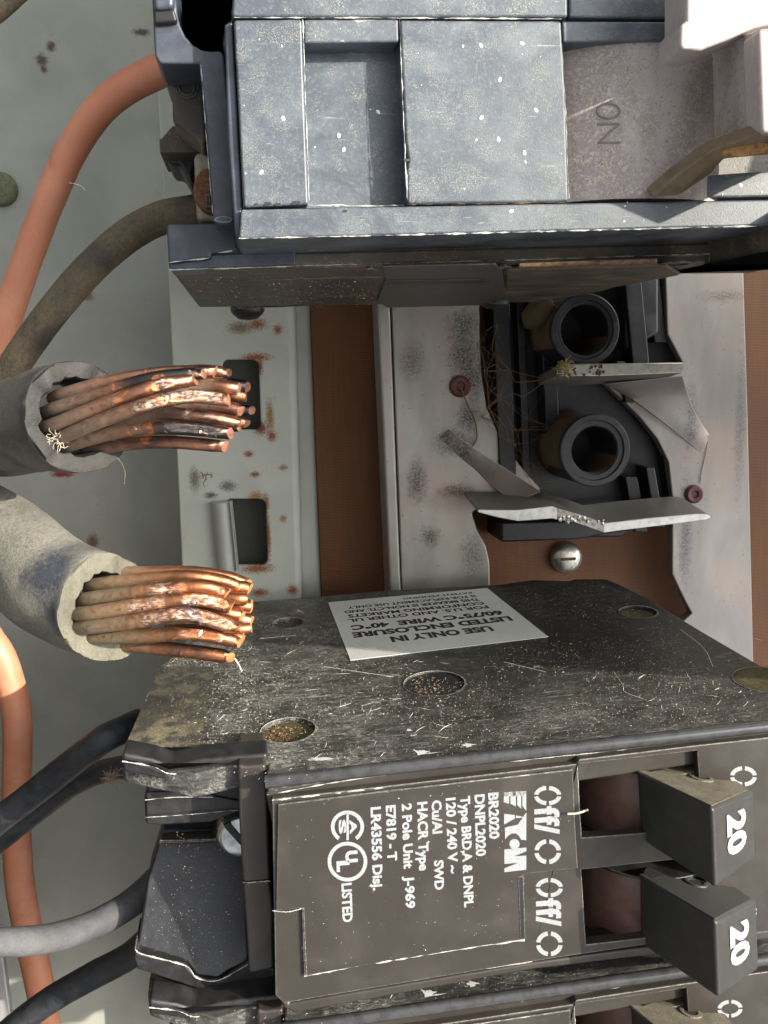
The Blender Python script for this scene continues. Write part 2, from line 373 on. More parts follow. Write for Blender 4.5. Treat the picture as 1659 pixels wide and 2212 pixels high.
def make_copper(name, bright, dusty, dk=1.0):
    k = MB(name, bright, .30); a = k.attr('wear')
    t, g, rnd = a[0], a[1], a[2]
    n1 = k.noise(.4, 5, .65, 1.0)
    k.layer(k.ramp(k.math('ADD', n1, k.math('MULTIPLY', rnd, .3)), .46, .76), tuple(c * .5 for c in bright), .4)
    k.layer(k.ramp(k.noise(1, 5, .7, .4, co=k.map((.12, 3.0, 3.0))), .54, .70), tuple(c * .30 for c in bright), .45)
    k.layer(k.math('MULTIPLY', k.ramp(k.noise(.30, 4, .6, .6, co=k.map(loc=(31, 3, 9))), .48, .72), k.ramp(t, .45, .7)), (.055 * dk, .050 * dk, .062 * dk), .3)
    k.layer(k.math('MULTIPLY', k.ramp(k.noise(.35, 4, .6, 1.2, co=k.map(loc=(5, 3, 1))), .58, .68), k.ramp(t, .35, .6)), (.80, .27, .07), .28)
    d = k.math('MULTIPLY', k.ramp(t, .62, .18), k.ramp(k.noise(1.4, 7, .8), .26, .60))
    k.layer(d, dusty, .8)
    gm = k.math('MULTIPLY', g, k.ramp(k.noise(.75, 2, .5, 3.0, co=k.map((.6, 2.1, 1))), .50, .56))
    k.layer(k.math('MULTIPLY', gm, .85), (.56, .42, .34), .32)
    k.layer(k.math('MULTIPLY', k.math('MULTIPLY', g, .8), k.ramp(k.noise(1.7, 4, .75, 3.5, co=k.map((.6, 1.9, 1), loc=(4, 4, 4))), .60, .66)), (.20, .085, .05), .4)
    k.layer(k.math('MULTIPLY', k.math('MULTIPLY', k.ramp(rnd, .60, .70), k.ramp(t, .52, .66)), k.ramp(k.noise(.35, 4, .6, .5, co=k.map(loc=(50, 1, 2))), .36, .5)), (.050, .045, .046) if dk == 1.0 else (.30, .12, .055), .34)
    k.me = k.math('SUBTRACT', .92, k.math('MULTIPLY', d, .8))
    k.layer(k.math('MULTIPLY', k.ramp(t, .95, .15), k.ramp(k.noise(7, 4, .8), .63, .72)), (.50, .40, .25), .9)
    wv = k.noise(2.4, 3, .6, 3.5, co=k.map((.5, 1.9, 1))); ln = k.noise(1, 3, .6, co=k.map((.3, 7, 7)))
    return k.done(.45, 1.6, 5, .12, extra=k.math('ADD', k.math('MULTIPLY', k.math('MULTIPLY', wv, g), 4), k.math('MULTIPLY', ln, .5)))
def make_plain(name, col, rough=.6, metal=0, var=.35, sc_=3, bump=.2):
    k = MB(name, col, rough, metal)
    k.layer(k.ramp(k.noise(sc_, 5, .7), .4, .7), tuple(c * (1 - var) for c in col))
    return k.done(bump, sc_ * 2, 5, .05)
M = dict(
    front=make_front_grey(), sgrey=make_side_grey(), under=make_brown_under(), bside=make_black_side(), tan=make_dusty_tan(),
    label=make_label_brown(), black=make_black(), handle=make_handle(), drum=make_drum(), board=make_board(), pink=make_pink(),
    lugblack=make_black('dusty_lug_cover', (.012, .013, .016), (.13, .13, .115), .36, .58),
    deep=make_black('insulator_black_plastic', (.006, .006, .008), (.07, .06, .04), .4, .58),
    tubeb=make_black('tube_black_plastic', (.013, .014, .017), (.10, .09, .065), .36, .64, False),
    tubedust=make_plain('tan_dust_on_tube', (.15, .095, .045), .9),
    cu1=make_copper('tarnished_copper', (.36, .185, .12), (.17, .13, .095)), cu2=make_copper('bright_copper', (.42, .185, .095), (.17, .15, .095), 1.3),
    cucut=make_plain('fresh_cut_copper', (.34, .155, .095), .5, .4, .55, 1.0, .4), cucut2=make_plain('orange_cut_copper', (.50, .23, .08), .5, .3, .5, 1.2, .5),  # stronger orange for the cut ends of the lower cable
    flake=make_plain('bare_copper_scar', (.70, .54, .46), .22, .9, .45, 2.5, .6),
    ins1=make_rubber('dusty_black_rubber', (.022, .022, .022), (.17, .158, .125), .43, .55), ins2=make_rubber('sand_dusted_rubber', (.035, .038, .047), (.27, .255, .20), .42, .52),
    cutins=make_rubber('cut_rubber_face', (.010, .0095, .009), (.055, .05, .04), .5, .72), cutins2=make_rubber('sandy_cut_rubber_face', (.045, .043, .034), (.17, .158, .112), .34, .62),
    blackwire=make_rubber('black_wire_insulation', (.012, .014, .018), (.12, .115, .10), .56, .8, 5, .34), brownwire=make_rubber('muddy_black_wire', (.022, .020, .016), (.19, .145, .085), .36, .54, 2.8),
    greywire=make_rubber('grey_dusted_wire', (.03, .032, .037), (.12, .118, .105), .45, .7, 5),
    print_=make_plain('white_print', (.29, .305, .31), .7, 0, .45, 5), print2=make_plain('sticker_black_print', (.03, .03, .03), .6, 0, .5, 4),
    sticker=make_painted('white_sticker', (.56, .58, .55), (.49, .51, .48), dirt=(.40, .38, .32)),
    dust=make_plain('pale_dust', (.55, .50, .38), .9), dust2=make_plain('white_dust', (.75, .75, .70), .9), rust=make_plain('rust', (.22, .10, .05), .85, .2, .6, 1.5, .6),
    burnt=make_plain('scarred_metal', (.30, .285, .25), .3, .8, .75, 1.3, .8), edge=make_plain('sheared_bright_edge', (.50, .50, .455), .28, .75, .3, .8, .5), worn=make_plain('worn_pale_edge', (.46, .46, .42), .8, 0, .5, 3, .5), glossy=make_plain('polished_black_edge', (.045, .046, .048), .2, 0, .4, .6, .1), ridge=make_plain('brown_grey_plastic', (.065, .060, .052), .5, 0, .5, 2.5, .3), seam=make_plain('brown_grime', (.13, .075, .035), .9, 0, .8, 1.2, .8),
    rivet=make_plain('brown_rivet', (.13, .045, .03), .55, .3, .5, 2), rivet2=make_plain('purple_brown_rivet', (.12, .045, .045), .5, .3, .4, 1.2),
    mossy=make_plain('oxidised_brass', (.095, .08, .035), .7, .3, .7, 2.2, .6), orange=make_plain('orange_rust', (.36, .19, .07), .8, 0, .7, 1.6, .5),
    screw=make_plain('zinc_screw', (.52, .50, .44), .3, .85, .5, 2.5, .4), chrome=make_plain('bright_steel_screw', (.62, .64, .64), .16, .95, .35, 1.0, .2),
    void=make_plain('recess_shade_black', (.004, .004, .004), .8), web=make_plain('dirty_cobweb', (.17, .11, .05), .9), leaf=make_plain('dry_leaf', (.36, .24, .16), .8, 0, .4, 2),  # void: the shade of holes and recesses put into a near-black colour
    drumu=None, beige=None)
k = MB('thick_tan_dust', (.03, .028, .023), .7)
k.layer(k.ramp(k.noise(.5, 3, .6), .3, .7), (.10, .087, .06), .85); k.layer(k.math('MULTIPLY', k.ramp(k.noise(7, 6, .85), .42, .62), .7), (.20, .172, .11), .9); k.layer(k.ramp(k.voro(5), .25, .12), (.34, .29, .19), .9); M['tan2'] = k.done(.35, 5, 8, .07)
k = MB('dusty_handle_side', (.022, .022, .02), .6)
k.layer(k.ramp(k.noise(7, 5, .8), .54, .68), (.12, .11, .085), .9); M['handle2'] = k.done(.3, 5, 8, .05)
k = MB('mottled_grey_brown_plastic', (.30, .25, .24), .5)
k.layer(k.ramp(k.noise(.16, 4, .6, .4, co=k.map((1, .3, 1))), .4, .66), (.46, .42, .42))
k.layer(k.ramp(k.noise(1.6, 5, .7, 1.8), .50, .60), (.48, .42, .34), .7)
k.layer(k.ramp(k.noise(2.2, 5, .7, 1.5, co=k.map(loc=(9, 9, 9))), .56, .66), (.15, .125, .13), .6)
M['drumu'] = k.done(.6, 2, 7, .2)
k = MB('pale_beige_plastic', (.36, .32, .305), .5)
k.layer(k.ramp(k.noise(1.2, 5, .7), .45, .7), (.42, .38, .335))
M['beige'] = k.done(.2, 6, 5, .05)

# ------------------------------------------------------------------ depths (mm): breaker fronts near 0, bus bars near -72, back wall -96
ZBACK, ZRAIL, ZBOARD, ZBUS, ZSTAB = -98, -76, -82, -74, -61
# ------------------------------------------------------------------ back wall
RU = (.26, .10, .045); OC = (.30, .19, .07)
bm = NB(); slab(bm, Frame(), [(-900, -700), (2700, -700), (2700, 3100), (-900, 3100)], ZBACK, ZBACK - 1.5)
o = build('wall', bm, make_painted('grey_green_painted_steel', (.35, .36, .315), (.28, .29, .25),
    ((90, 130, ZBACK, 1.5, 1, 1, (.10, .08, .06)), (110, 100, ZBACK, 1.2, 1, 1, (.10, .08, .06)), (95, 150, ZBACK, .9, 1, 1, (.12, .07, .04)), (305, 70, ZBACK, 1.5, 1.4, .6, (.09, .08, .07)),
     (135, 1025, ZBACK, 1.6, 1.8, .5, (.25, .03, .02)), (200, 1170, ZBACK, 1.6, 1, 1.3, (.14, .09, .06)), (140, 1160, ZBACK, 1.2, 1, 1, (.12, .09, .07)), (185, 640, ZBACK, 1.5, 1.5, .8, (.2, .12, .08)))))
o['kind'] = 'structure'

pw = bpy.data.materials.get('grey_green_painted_steel')
bm = NB(); box(bm, (-66, -175, ZBACK), (-64.5, -12, 25)); box(bm, (-64.4, -175, ZBACK), (190, -173.5, 25)); o = build('wall', bm, make_plain('dark_shading_wall', (.035, .032, .025), .8, 0, .4, .1)); o['kind'] = 'structure'  # unseen side walls added, kept dark to shade the lower-left back wall
# ------------------------------------------------------------------ slotted mounting rail
fr = Frame((P(500, 900, ZRAIL).x, P(500, 900, ZRAIL).y, ZRAIL - 10))
rail = thing('mounting_rail', 'pale green painted steel rail with rectangular slots and rust spots', 'rail', fr)
H = 10.0
def w2(pix, w=H): return [fr.on(x, y, w).xy for x, y in pix]
def slot(x0, y0, x1, y1, r=14, sk=5):
    return [(x + sk * (y - y0) / (y1 - y0), y) for x, y in rrect(x0, y0, x1, y1, r)]
rst = [(600, 712, 1.0, 1, 1, RU), (555, 700, 1.5, 1.3, .8, RU), (520, 708, 2.0, 1.4, .7, (.20, .16, .10)), (583, 900, 1.6, .55, 2.2, OC), (587, 942, 1.2, .9, 1, RU), (537, 981, .9, 1.2, .8, RU), (551, 1025, .9, 1.3, .7, RU),
       (612, 1010, .9, 1.2, .7, (.28, .2, .14)), (492, 1050, 1.5, 1.2, .8, (.18, .17, .15)), (420, 1035, 1.6, .7, 1.6, (.20, .19, .17)), (553, 1073, 1.5, 1.2, .8, OC), (575, 1085, 1.2, .6, 1.6, RU), (580, 1160, 1.4, .35, 4, RU), (556, 1228, 1.6, 2.2, .7, RU),
       (552, 772, 1.5, 2.2, .6, RU), (561, 790, 1.2, .6, 1.8, RU), (563, 925, 1.5, 1, 1, (.2, .05, .04)), (632, 1275, 1.2, 1, 1, RU), (560, 1280, 1.3, 1.6, .7, RU), (612, 1120, .8, 1, 1, (.3, .2, .1)), (455, 1070, 1.2, 1.2, .6, (.12, .11, .1))]
# stains expressed in the rail's own coordinates
def rail_mat():
    k = MB('pale_green_painted_steel', (.45, .475, .41), .5, spec=.4)
    k.layer(k.ramp(k.noise(.06, 4, .55, .4), .35, .7), (.38, .40, .345))
    k.layer(k.math('MULTIPLY', k.ramp(k.noise(.4, 6, .75, 1.5), .60, .76), .45), (.20, .19, .15))
    k.layer(k.ramp(k.noise(1.6, 5, .8, 3), .76, .82), (.14, .12, .10), .8)
    for px, py, r, sx, sy, c in rst:
        q = fr.on(px, py, H); k.layer(k.spot(q.x, q.y, q.z, r * 1.15, .7, 1.0, sx, sy, 2.6), tuple(v_ * .85 for v_ in c), .9)
    k.layer(k.math('MULTIPLY', k.edge(.3, .1, .5), k.ramp(k.noise(1, 4), .5, .6)), (.25, .13, .07), .8)
    return k.done(.12, 6, 6, .05)
M['rail'] = rail_mat()
bm = NB()
outer = w2([(333, -60), (600, -60), (640, 1290), (660, 2300), (440, 2300), (396, 1290), (362, 560), (340, 190)])
holed(bm, [tuple(p) for p in outer], [[tuple(p) for p in w2(slot(480, 777, 559, 928))], [tuple(p) for p in w2(slot(486, 1078, 574, 1221))], [tuple(p) for p in w2(slot(475, 470, 548, 620))]], H, H - 1.6)
build('rail_face', bm, M['rail'], rail, bevel=.35)
bm = NB(); slab(bm, fr, [(430, 720), (600, 720), (622, 1290), (460, 1290)], H - 7, H - 7.8, H); build('slot_shade_sheet', bm, make_plain('shaded_olive_paint', (.085, .09, .068), .6), rail)  # dark sheet added behind the slots; their shade is in its colour
# rolled right edge falling to a lower flange
bm = NB()
a = fr.on(598, -60, H); b = fr.on(660, 2300, H)
prof = [(0, 0), (.7, -.12), (1.3, -.5), (1.75, -1.2), (1.9, -2.2), (1.95, -5), (2.3, -6.4), (3.2, -7), (9, -7), (9, -8.5), (3.0, -8.5), (.4, -6.5), (.3, -1.7), (0, -1.6)]
def sweep_y(p):
    return [(a.x + p[0], a.y, H + p[1]) for p in prof]
ra = [Vector((a.x + x, a.y, H - .01 + z)) for x, z in prof]; rb = [Vector((b.x + x, b.y, H - .01 + z)) for x, z in prof]
prism(bm, ra, rb); build('rolled_edge', bm, M['rail'], rail, smooth=40)
# bent tab beside the lower slot
bm = NB(); q0 = fr.on(455, 1088, H + 3.5); q1 = fr.on(508, 1236, H + 3.5)
wd = q1.x - q0.x; sec = []
for i in range(13):
    t_ = i / 12; sec.append((t_ * wd, 1.2 * math.sin(math.pi * min(1, t_ * 1.15)) ** .6 if t_ < .87 else 1.2 * max(0, (1 - t_) / .13) ** .5))
top = []; 
pa = [Vector((q0.x + x, q0.y, H + 1.6 + z * 1.3)) for x, z in sec] + [Vector((q0.x + wd, q0.y, H - 2)), Vector((q0.x, q0.y, H - 1))]
pb = [Vector((p.x + .6, q1.y, p.z)) for p in pa]
prism(bm, pa, pb)
build('tab', bm, make_painted('scraped_green_paint', (.34, .36, .32), (.25, .27, .22), (), .45, dirt=(.28, .22, .14)), rail, smooth=50, bevel=.3)

# ------------------------------------------------------------------ green bolt head at the left edge
p = P(2, 410, ZBACK); fb = Frame(p)
bm = NB(); lathe(bm, [(0, 1.5), (2.6, 1.45), (3.1, 1.2), (3.3, .8), (3.35, 0), (0, 0)])
o = build('bolt_head', bm, make_plain('green_corroded_bolt', (.15, .16, .09), .6, .3, .5, 1.5, .5), smooth=40, fr=fb)
tag(o, 'round greenish corroded bolt head on the grey back wall at the left edge', 'bolt')

# ------------------------------------------------------------------ brown insulating board
fr = Frame((P(1100, 1000, ZBOARD).x, P(1100, 1000, ZBOARD).y, ZBOARD))
bm = NB(); slab(bm, fr, [(655, 300), (2300, 300), (2300, 2400), (738, 2400)], 0, -3)
o = build('insulating_board', bm, M['board'], fr=fr, bevel=.3); tag(o, 'brown fibre insulating board behind the bus bars', 'board')

# ------------------------------------------------------------------ left bus bar
fr = Frame((P(940, 1000, ZBUS).x, P(940, 1000, ZBUS).y, ZBUS))
M['sil1'] = make_silver('tinned_metal', (.50, .47, .42), (.60, .59, .54), pink=(.58, .47, .41), stains=())
M['sil2'] = make_silver('tinned_metal_grey', (.40, .38, .37), (.48, .46, .45), False)
def spotmat(frm, name, c1, c2, st, pink=None):
    k = MB(name, c1, .45, .5)
    k.layer(k.ramp(k.noise(.10, 4, .6, .3, co=k.map((1, .35, 1))), .35, .68), c2)
    if pink: k.layer(k.math('MULTIPLY', k.ramp(k.noise(.06, 3, .5), .44, .66), .7), pink)
    k.layer(k.ramp(k.noise(.9, 6, .8, co=k.map((1.6, .5, 1))), .60, .74), tuple(c * .6 for c in c1), .6)
    k.layer(k.ramp(k.voro(.7), .10, .04), (.12, .10, .08), .8)
    for px, py, r, sx, sy, c in st:
        q = frm.on(px, py, 0); f = k.math('MULTIPLY', k.spot(q.x, q.y, q.z, r, .8, .8, sx, sy, .9), k.ramp(k.noise(2.6, 7, .85), .40, .58)); k.layer(f, c, .85)
    k.layer(k.edge(.3, .05, .3), (.66, .64, .58), .4)
    return k.done(.25, 4, 7, .08)
DK = (.07, .06, .045)
m1 = spotmat(fr, 'spotted_tinned_metal', (.30, .285, .25), (.40, .39, .35), [(1000, 770, 4, 1, 1.4, DK), (1020, 820, 3.2, 1, 1.3, DK), (900, 1040, 3.4, .7, 1.5, DK), (985, 1060, 3, 1.5, .6, (.16, .09, .06)), (1010, 900, 2.6, 1, 1.5, DK), (980, 955, 4, 1.2, .8, DK), (1020, 1200, 4, .8, 1.4, (.16, .16, .15)), (930, 1160, 2.5, 1, 1, DK), (1000, 700, 3.4, 1.2, 1.2, DK), (890, 780, 3, 1, 1.6, (.2, .17, .13))], (.38, .30, .255))
busl = thing('bus_bar', 'spotted silver bus bar on the left with a bent stab reaching right', 'bus bar', fr, 'bus bars')
bm = NB()
slab(bm, fr, [(842, 300), (1030, 300), (1036, 660), (1040, 800), (1052, 880), (1085, 950), (1125, 1005), (1168, 1055), (1160, 1085), (1035, 1095), (1020, 1108), (1030, 1140), (1050, 1180), (1058, 1215), (1060, 1500), (1060, 2300), (900, 2300), (868, 1270), (846, 670)], 0, -2.4)
build('bar', bm, m1, busl, bevel=.35)
bm = NB()   # raised flange along its left edge
slab(bm, fr, [(808, 300), (836, 300), (843, 670), (866, 1270), (900, 2300), (872, 2300), (842, 1270), (816, 670)], 1.6, -7)
build('flange', bm, m1, busl, bevel=.5, seg=3)
def ramp_patch(bm, A, B, th=1.6, n=14, m=6, bulge=0):
    """ruled, slightly bulged sheet between two curves, with thickness"""
    A = catmull(A, 8); B = catmull(B, 8); G = []
    for lay in (0, 1):
        g = []
        for i in range(n + 1):
            a = A[round(i / n * (len(A) - 1))]; b = B[round(i / n * (len(B) - 1))]
            g.append([bm.verts.new(a.lerp(b, j / m) + Vector((0, 0, bulge * math.sin(math.pi * j / m) - lay * th))) for j in range(m + 1)])
        G.append(g)
    for i in range(n):
        for j in range(m):
            for lay in (0, 1): bm.faces.new((G[lay][i][j], G[lay][i + 1][j], G[lay][i + 1][j + 1], G[lay][i][j + 1]))
        for j in (0, m): bm.faces.new((G[0][i][j], G[0][i + 1][j], G[1][i + 1][j], G[1][i][j]))
    for i in (0, n):
        for j in range(m): bm.faces.new((G[0][i][j], G[0][i][j + 1], G[1][i][j + 1], G[1][i][j]))
bm = NB()   # folded gusset that carries the bar into its stab
ramp_patch(bm, [fr.on(*p) for p in ((945, 945, .03), (990, 985, .05), (1050, 1038, .3), (1110, 1085, 5.0))], [fr.on(*p) for p in ((968, 926, .03), (1030, 972, .9), (1105, 1020, 3.0), (1168, 1062, 7.0))], bulge=.15)
build('gusset', bm, spotmat(fr, 'stained_shaded_tinned_metal', (.24, .22, .18), (.30, .28, .235), [(965, 940, 3.4, 1, 1, DK), (1000, 975, 3, 1, 1, DK)], (.26, .215, .17)), busl, smooth=50)  # stains, plus the band's shade put into a darker base colour
def blade(bm, fr, line, th, wf, wb, lean):
    """line: (px,py) of the upper front edge, th: thickness mm"""
    f1 = [fr.on(x, y, wf) for x, y in line]; n = len(f1); th = th if isinstance(th, list) else [th] * n
    rows = [[p for p in f1], [Vector((p.x, p.y - t, p.z)) for p, t in zip(f1, th)], [Vector((p.x, p.y - t + lean, wb)) for p, t in zip(f1, th)], [Vector((p.x, p.y + lean, wb)) for p in f1]]
    R = [[bm.verts.new(p) for p in r] for r in rows]
    for i in range(n - 1):
        for a, b in ((0, 1), (1, 2), (2, 3), (3, 0)): bm.faces.new((R[a][i], R[a][i + 1], R[b][i + 1], R[b][i]))
    bm.faces.new([R[a][0] for a in range(4)]); bm.faces.new([R[a][-1] for a in range(3, -1, -1)])
bm = NB(); blade(bm, fr, [(1032, 1100), (1075, 1101), (1119, 1101), (1194, 1093), (1203, 1098), (1230, 1105), (1255, 1112), (1280, 1121), (1305, 1130), (1340, 1126), (1400, 1119), (1500, 1110), (1524, 1110), (1535, 1114)], [.6, 1.5, 2.2, 2.4, 2.2, 1.9, 1.9, 1.9, 1.9, 1.8, 1.8, 1.5, 1.2, .5], 13, 1.5, 1.9)
def stab(mt, par):
    o = build('stab', bm, [mt, M['edge'], M['burnt']], par, bevel=.16, seg=2)
    for p_ in o.data.polygons:
        if p_.normal.z > .7:
            p_.material_index = 1
            if par is busl and fr.on(1203, 1100, 13).x - .2 < p_.center.x / MM < fr.on(1305, 1130, 13).x + .1: p_.material_index = 2
stab(spotmat(fr, 'dull_blade_metal', (.19, .18, .155), (.25, .24, .21), [], None), busl)
bm = NB()   # molten scar on the stab edge
q = fr.on(1205, 1122, 13.2)
for i in range(16):
    tt = random.random(); s_ = random.uniform(.3, .75); lathe(bm, [(0, .3), (s_ * .6, .2), (s_, -.1), (s_ * .7, -.4), (0, -.5)], 6, (q.x + tt * 9, q.y + random.uniform(-.9, .7) - tt * 1.1, 12.9), (random.uniform(-.9, .9), random.uniform(-.9, .9), .8))
build('scar', bm, M['screw'], busl)
def rivet(fr, px, py, w, r, mat, par, name='rivet'):
    q = fr.on(px, py, w); bm = NB(); lathe(bm, [(0, .35), (r * .35, .35), (r * .45, .75), (r * .8, .85), (r, .5), (r, -.3), (0, -.3)], 24, q); build(name, bm, mat, par, smooth=40)
rivet(fr, 993, 835, 0, 2.1, M['rivet'], busl)
# ------------------------------------------------------------------ right bus bar
fr = Frame((P(1540, 900, ZBUS).x, P(1540, 900, ZBUS).y, ZBUS))
m2 = spotmat(fr, 'brushed_tinned_metal', (.24, .225, .21), (.33, .31, .285), [(1490, 900, 5, .4, 2, (.13, .125, .14)), (1480, 1150, 5, .35, 3, (.13, .125, .14)), (1560, 640, 4, 1.6, .4, (.14, .13, .12)), (1600, 900, 5, .3, 4, (.17, .16, .16))], (.34, .27, .23))
busr = thing('bus_bar', 'brushed silver bus bar on the right with a stab reaching left', 'bus bar', fr, 'bus bars')
bm = NB()
slab(bm, fr, [(1425, 300), (1600, 300), (1606, 560), (1616, 900), (1628, 1420), (1640, 2300), (1480, 2300), (1500, 1480), (1472, 1345), (1494, 1325), (1480, 1299), (1452, 1240), (1452, 1074), (1444, 999), (1420, 949), (1380, 899), (1330, 850), (1305, 826), (1475, 800), (1476, 786), (1442, 722), (1437, 600)], 0, -2.4)
build('bar', bm, m2, busr, bevel=.3)
bm = NB()
ramp_patch(bm, [fr.on(*p) for p in ((1312, 829, 6), (1352, 852, 2.4), (1425, 905, .7), (1516, 978, .05))], [fr.on(*p) for p in ((1474, 812, 7), (1484, 846, 3.4), (1502, 892, 1.0), (1532, 940, .05))], bulge=.3)
build('gusset', bm, m2, busr, smooth=50)
bm = NB(); blade(bm, fr, [(1203, 792), (1215, 786), (1300, 785), (1390, 784), (1474, 783), (1477, 785)], [1.6, 2.2, 2.3, 2.1, 1.9, 1.5], 13, 1.5, -1.6)
stab(spotmat(fr, 'dull_blade_metal', (.19, .17, .15), (.25, .23, .20), [], None), busr)
rivet(fr, 1498, 1067, 0, 1.9, M['rivet2'], busr)
bm = NB(); rn = random.Random(4)
for i in range(60):
    q = fr.on(1206 + 100 * rn.random() ** 1.6, rn.uniform(789, 812), 13.05); s_ = rn.uniform(.15, .4); lathe(bm, [(0, s_ * .7), (s_, 0), (0, -.1)], 5, q, (rn.gauss(0, .4), rn.gauss(0, .4), 1))
build('grime', bm, M['seam'], busr, kind='stuff')
# ------------------------------------------------------------------ black insulator with two tubes
fr = Frame((P(1280, 900, ZBOARD).x, P(1280, 900, ZBOARD).y, ZBOARD + .2))
ins = thing('bus_insulator', 'black plastic insulator with two round tubes between the bus bars', 'insulator', fr)
bm = NB(); slab(bm, fr, [(1030, 300), (1480, 300), (1480, 1120), (1380, 1122), (1345, 1160), (1100, 1162), (1085, 1140)], 4, 0)
build('base_plate', bm, M['deep'], ins, bevel=.4)
for x0, x1, y0, y1, h in ((1062, 1098, 560, 1140, 8.5), (1112, 1130, 560, 1130, 7.5), (1160, 1190, 560, 960, 9), (1345, 1382, 560, 790, 9), (1392, 1420, 560, 740, 7), (1330, 1350, 780, 870, 9), (1395, 1415, 1010, 1140, 9), (1350, 1378, 1030, 1150, 8), (1432, 1450, 980, 1130, 7)):
    bm = NB(); slab(bm, fr, [(x0, y0), (x1, y0), (x1 + 22, y1), (x0 + 22, y1)], h, 3.9); build('rib', bm, M['deep'], ins, bevel=.3)
bm = NB(); slab(bm, fr, [(1083, 1128), (1330, 1122), (1372, 1126), (1372, 1146), (1330, 1150), (1250, 1166), (1083, 1172)], 11.5, 0); build('lower_lip', bm, M['deep'], ins, bevel=.5)
bm = NB(); slab(bm, fr, [(1350, 560), (1425, 560), (1425, 720), (1350, 760)], 8, 3.9); build('upper_pad', bm, M['tubeb'], ins, bevel=.8)
for cx, cy, ro, ri in ((1265, 712, 6.55, 4.55), (1286, 973, 6.85, 4.4)):
    q = fr.on(cx, cy, 19); bm = NB()
    lathe(bm, [(ro - .1, -15.5), (ro - .1, -1.2), (ro, -1), (ro, -.25), (ro - .25, 0), (ro - 1.15, .02), (ro - 1.3, -.35), (ri + .25, -.35), (ri, -.6), (ri, -15.5), (ro - .1, -15.5)], 48, q)
    t_ = build('tube', bm, [M['tubeb'], M['tubedust']], ins, smooth=35)
    for p_ in t_.data.polygons:
        c_ = p_.center / MM - q; rr = math.hypot(c_.x, c_.y)
        if (rr < ri + .1 and c_.y < -1.0) or (rr > ro - .3 and c_.z < -1.5 and c_.x < 1.5 and c_.y > -3): p_.material_index = 1
bm = NB(); q = fr.on(1150, 690, 12); lathe(bm, [(0, 6), (1.8, 5), (2.6, 3), (2.4, 0), (0, -3)], 14, q, (.3, .5, .8)); build('cocoon', bm, make_plain('tan_cocoon', (.11, .075, .035), .95), smooth=60, parent=ins)
# screw on the board
fr = Frame((P(1220, 1203, ZBOARD).x, P(1220, 1203, ZBOARD).y, ZBOARD))
bm = NB(); r = 3.45; n = 32
lathe(bm, [(0, 2.4), (1.4, 2.35), (2.4, 2.1), (3.0, 1.7), (3.35, 1.2), (r, .7), (r, 0), (0, 0)], n)
scr = build('screw', bm, M['screw'], smooth=40, fr=fr); tag(scr, 'round zinc screw with a slot below the lower stab', 'screw')
bm = NB(); pf = [(-3.4, .5), (-3.2, 1.3), (-2.6, 1.85), (-1.5, 2.2), (0, 2.25), (1.5, 2.2), (2.6, 1.85), (3.2, 1.3), (3.4, .5)]
prism(bm, [Vector((-.36, y, z + .1)) for y, z in pf] + [Vector((-.36, 0, 1))], [Vector((.36, y, z + .1)) for y, z in pf] + [Vector((.36, 0, 1))]); build('slot', bm, M['black'], scr, bevel=.05)
bm = NB(); box(bm, (-1.6, -.32, 1.8), (1.6, .32, 2.46)); build('cross_recess', bm, M['seam'], scr, bevel=.1)

# ------------------------------------------------------------------ lettering
def glyphs(s, off=.02):
    cu = bpy.data.curves.new('lettering', 'FONT'); cu.body = s; cu.offset = off; cu.resolution_u = 3; cu.size = 1
    ob = bpy.data.objects.new('lettering', cu); COL.objects.link(ob)
    dg = bpy.context.evaluated_depsgraph_get(); me = bpy.data.meshes.new_from_object(ob.evaluated_get(dg))
    bpy.data.objects.remove(ob); bpy.data.curves.remove(cu); return me
def letter(bm, fr, s, p0, p1, q, w, off=.02, plane=2, flip=False):
    """p0 baseline start px, p1 baseline end px, q cap-top px above the start; laid on plane w of the frame"""
    me = glyphs(s, off); xs = [v.co.x for v in me.vertices]; ys = [v.co.y for v in me.vertices]
    x0, x1 = min(xs), max(xs); cap = .72
    A = fr.on(*p0, w, plane); B = fr.on(*p1, w, plane); Q = fr.on(*q, w, plane)
    du = (B - A) / (x1 - x0); dv = (Q - A) / cap
    nb = [bm.verts.new(A + du * (v.co.x - x0) + dv * v.co.y) for v in me.vertices]
    for p_ in me.polygons:
        try: bm.faces.new([nb[i] for i in p_.vertices])
        except ValueError: pass
    bpy.data.meshes.remove(me)
def flat(bm, pts):
    try: bm.faces.new([bm.verts.new(p) for p in pts])
    except ValueError: pass
def arc(bm, fr, cx, cy, rx, ry, t, a0, a1, w, n=10, plane=2):
    o_, i_ = [], []
    for k_ in range(n + 1):
        a = math.radians(a0 + (a1 - a0) * k_ / n)
        o_.append(fr.on(cx + rx * math.cos(a), cy + ry * math.sin(a), w, plane)); i_.append(fr.on(cx + (rx - t) * math.cos(a), cy + (ry - t) * math.sin(a), w, plane))
    vo = [bm.verts.new(p) for p in o_]; vi = [bm.verts.new(p) for p in i_]
    for k_ in range(n): bm.faces.new((vo[k_], vo[k_ + 1], vi[k_ + 1], vi[k_]))
def ring4(bm, fr, cx, cy, rx, ry, t, w, gap=10):
    for a in (0, 90, 180, 270): arc(bm, fr, cx, cy, rx, ry, t, a + gap, a + 90 - gap, w)

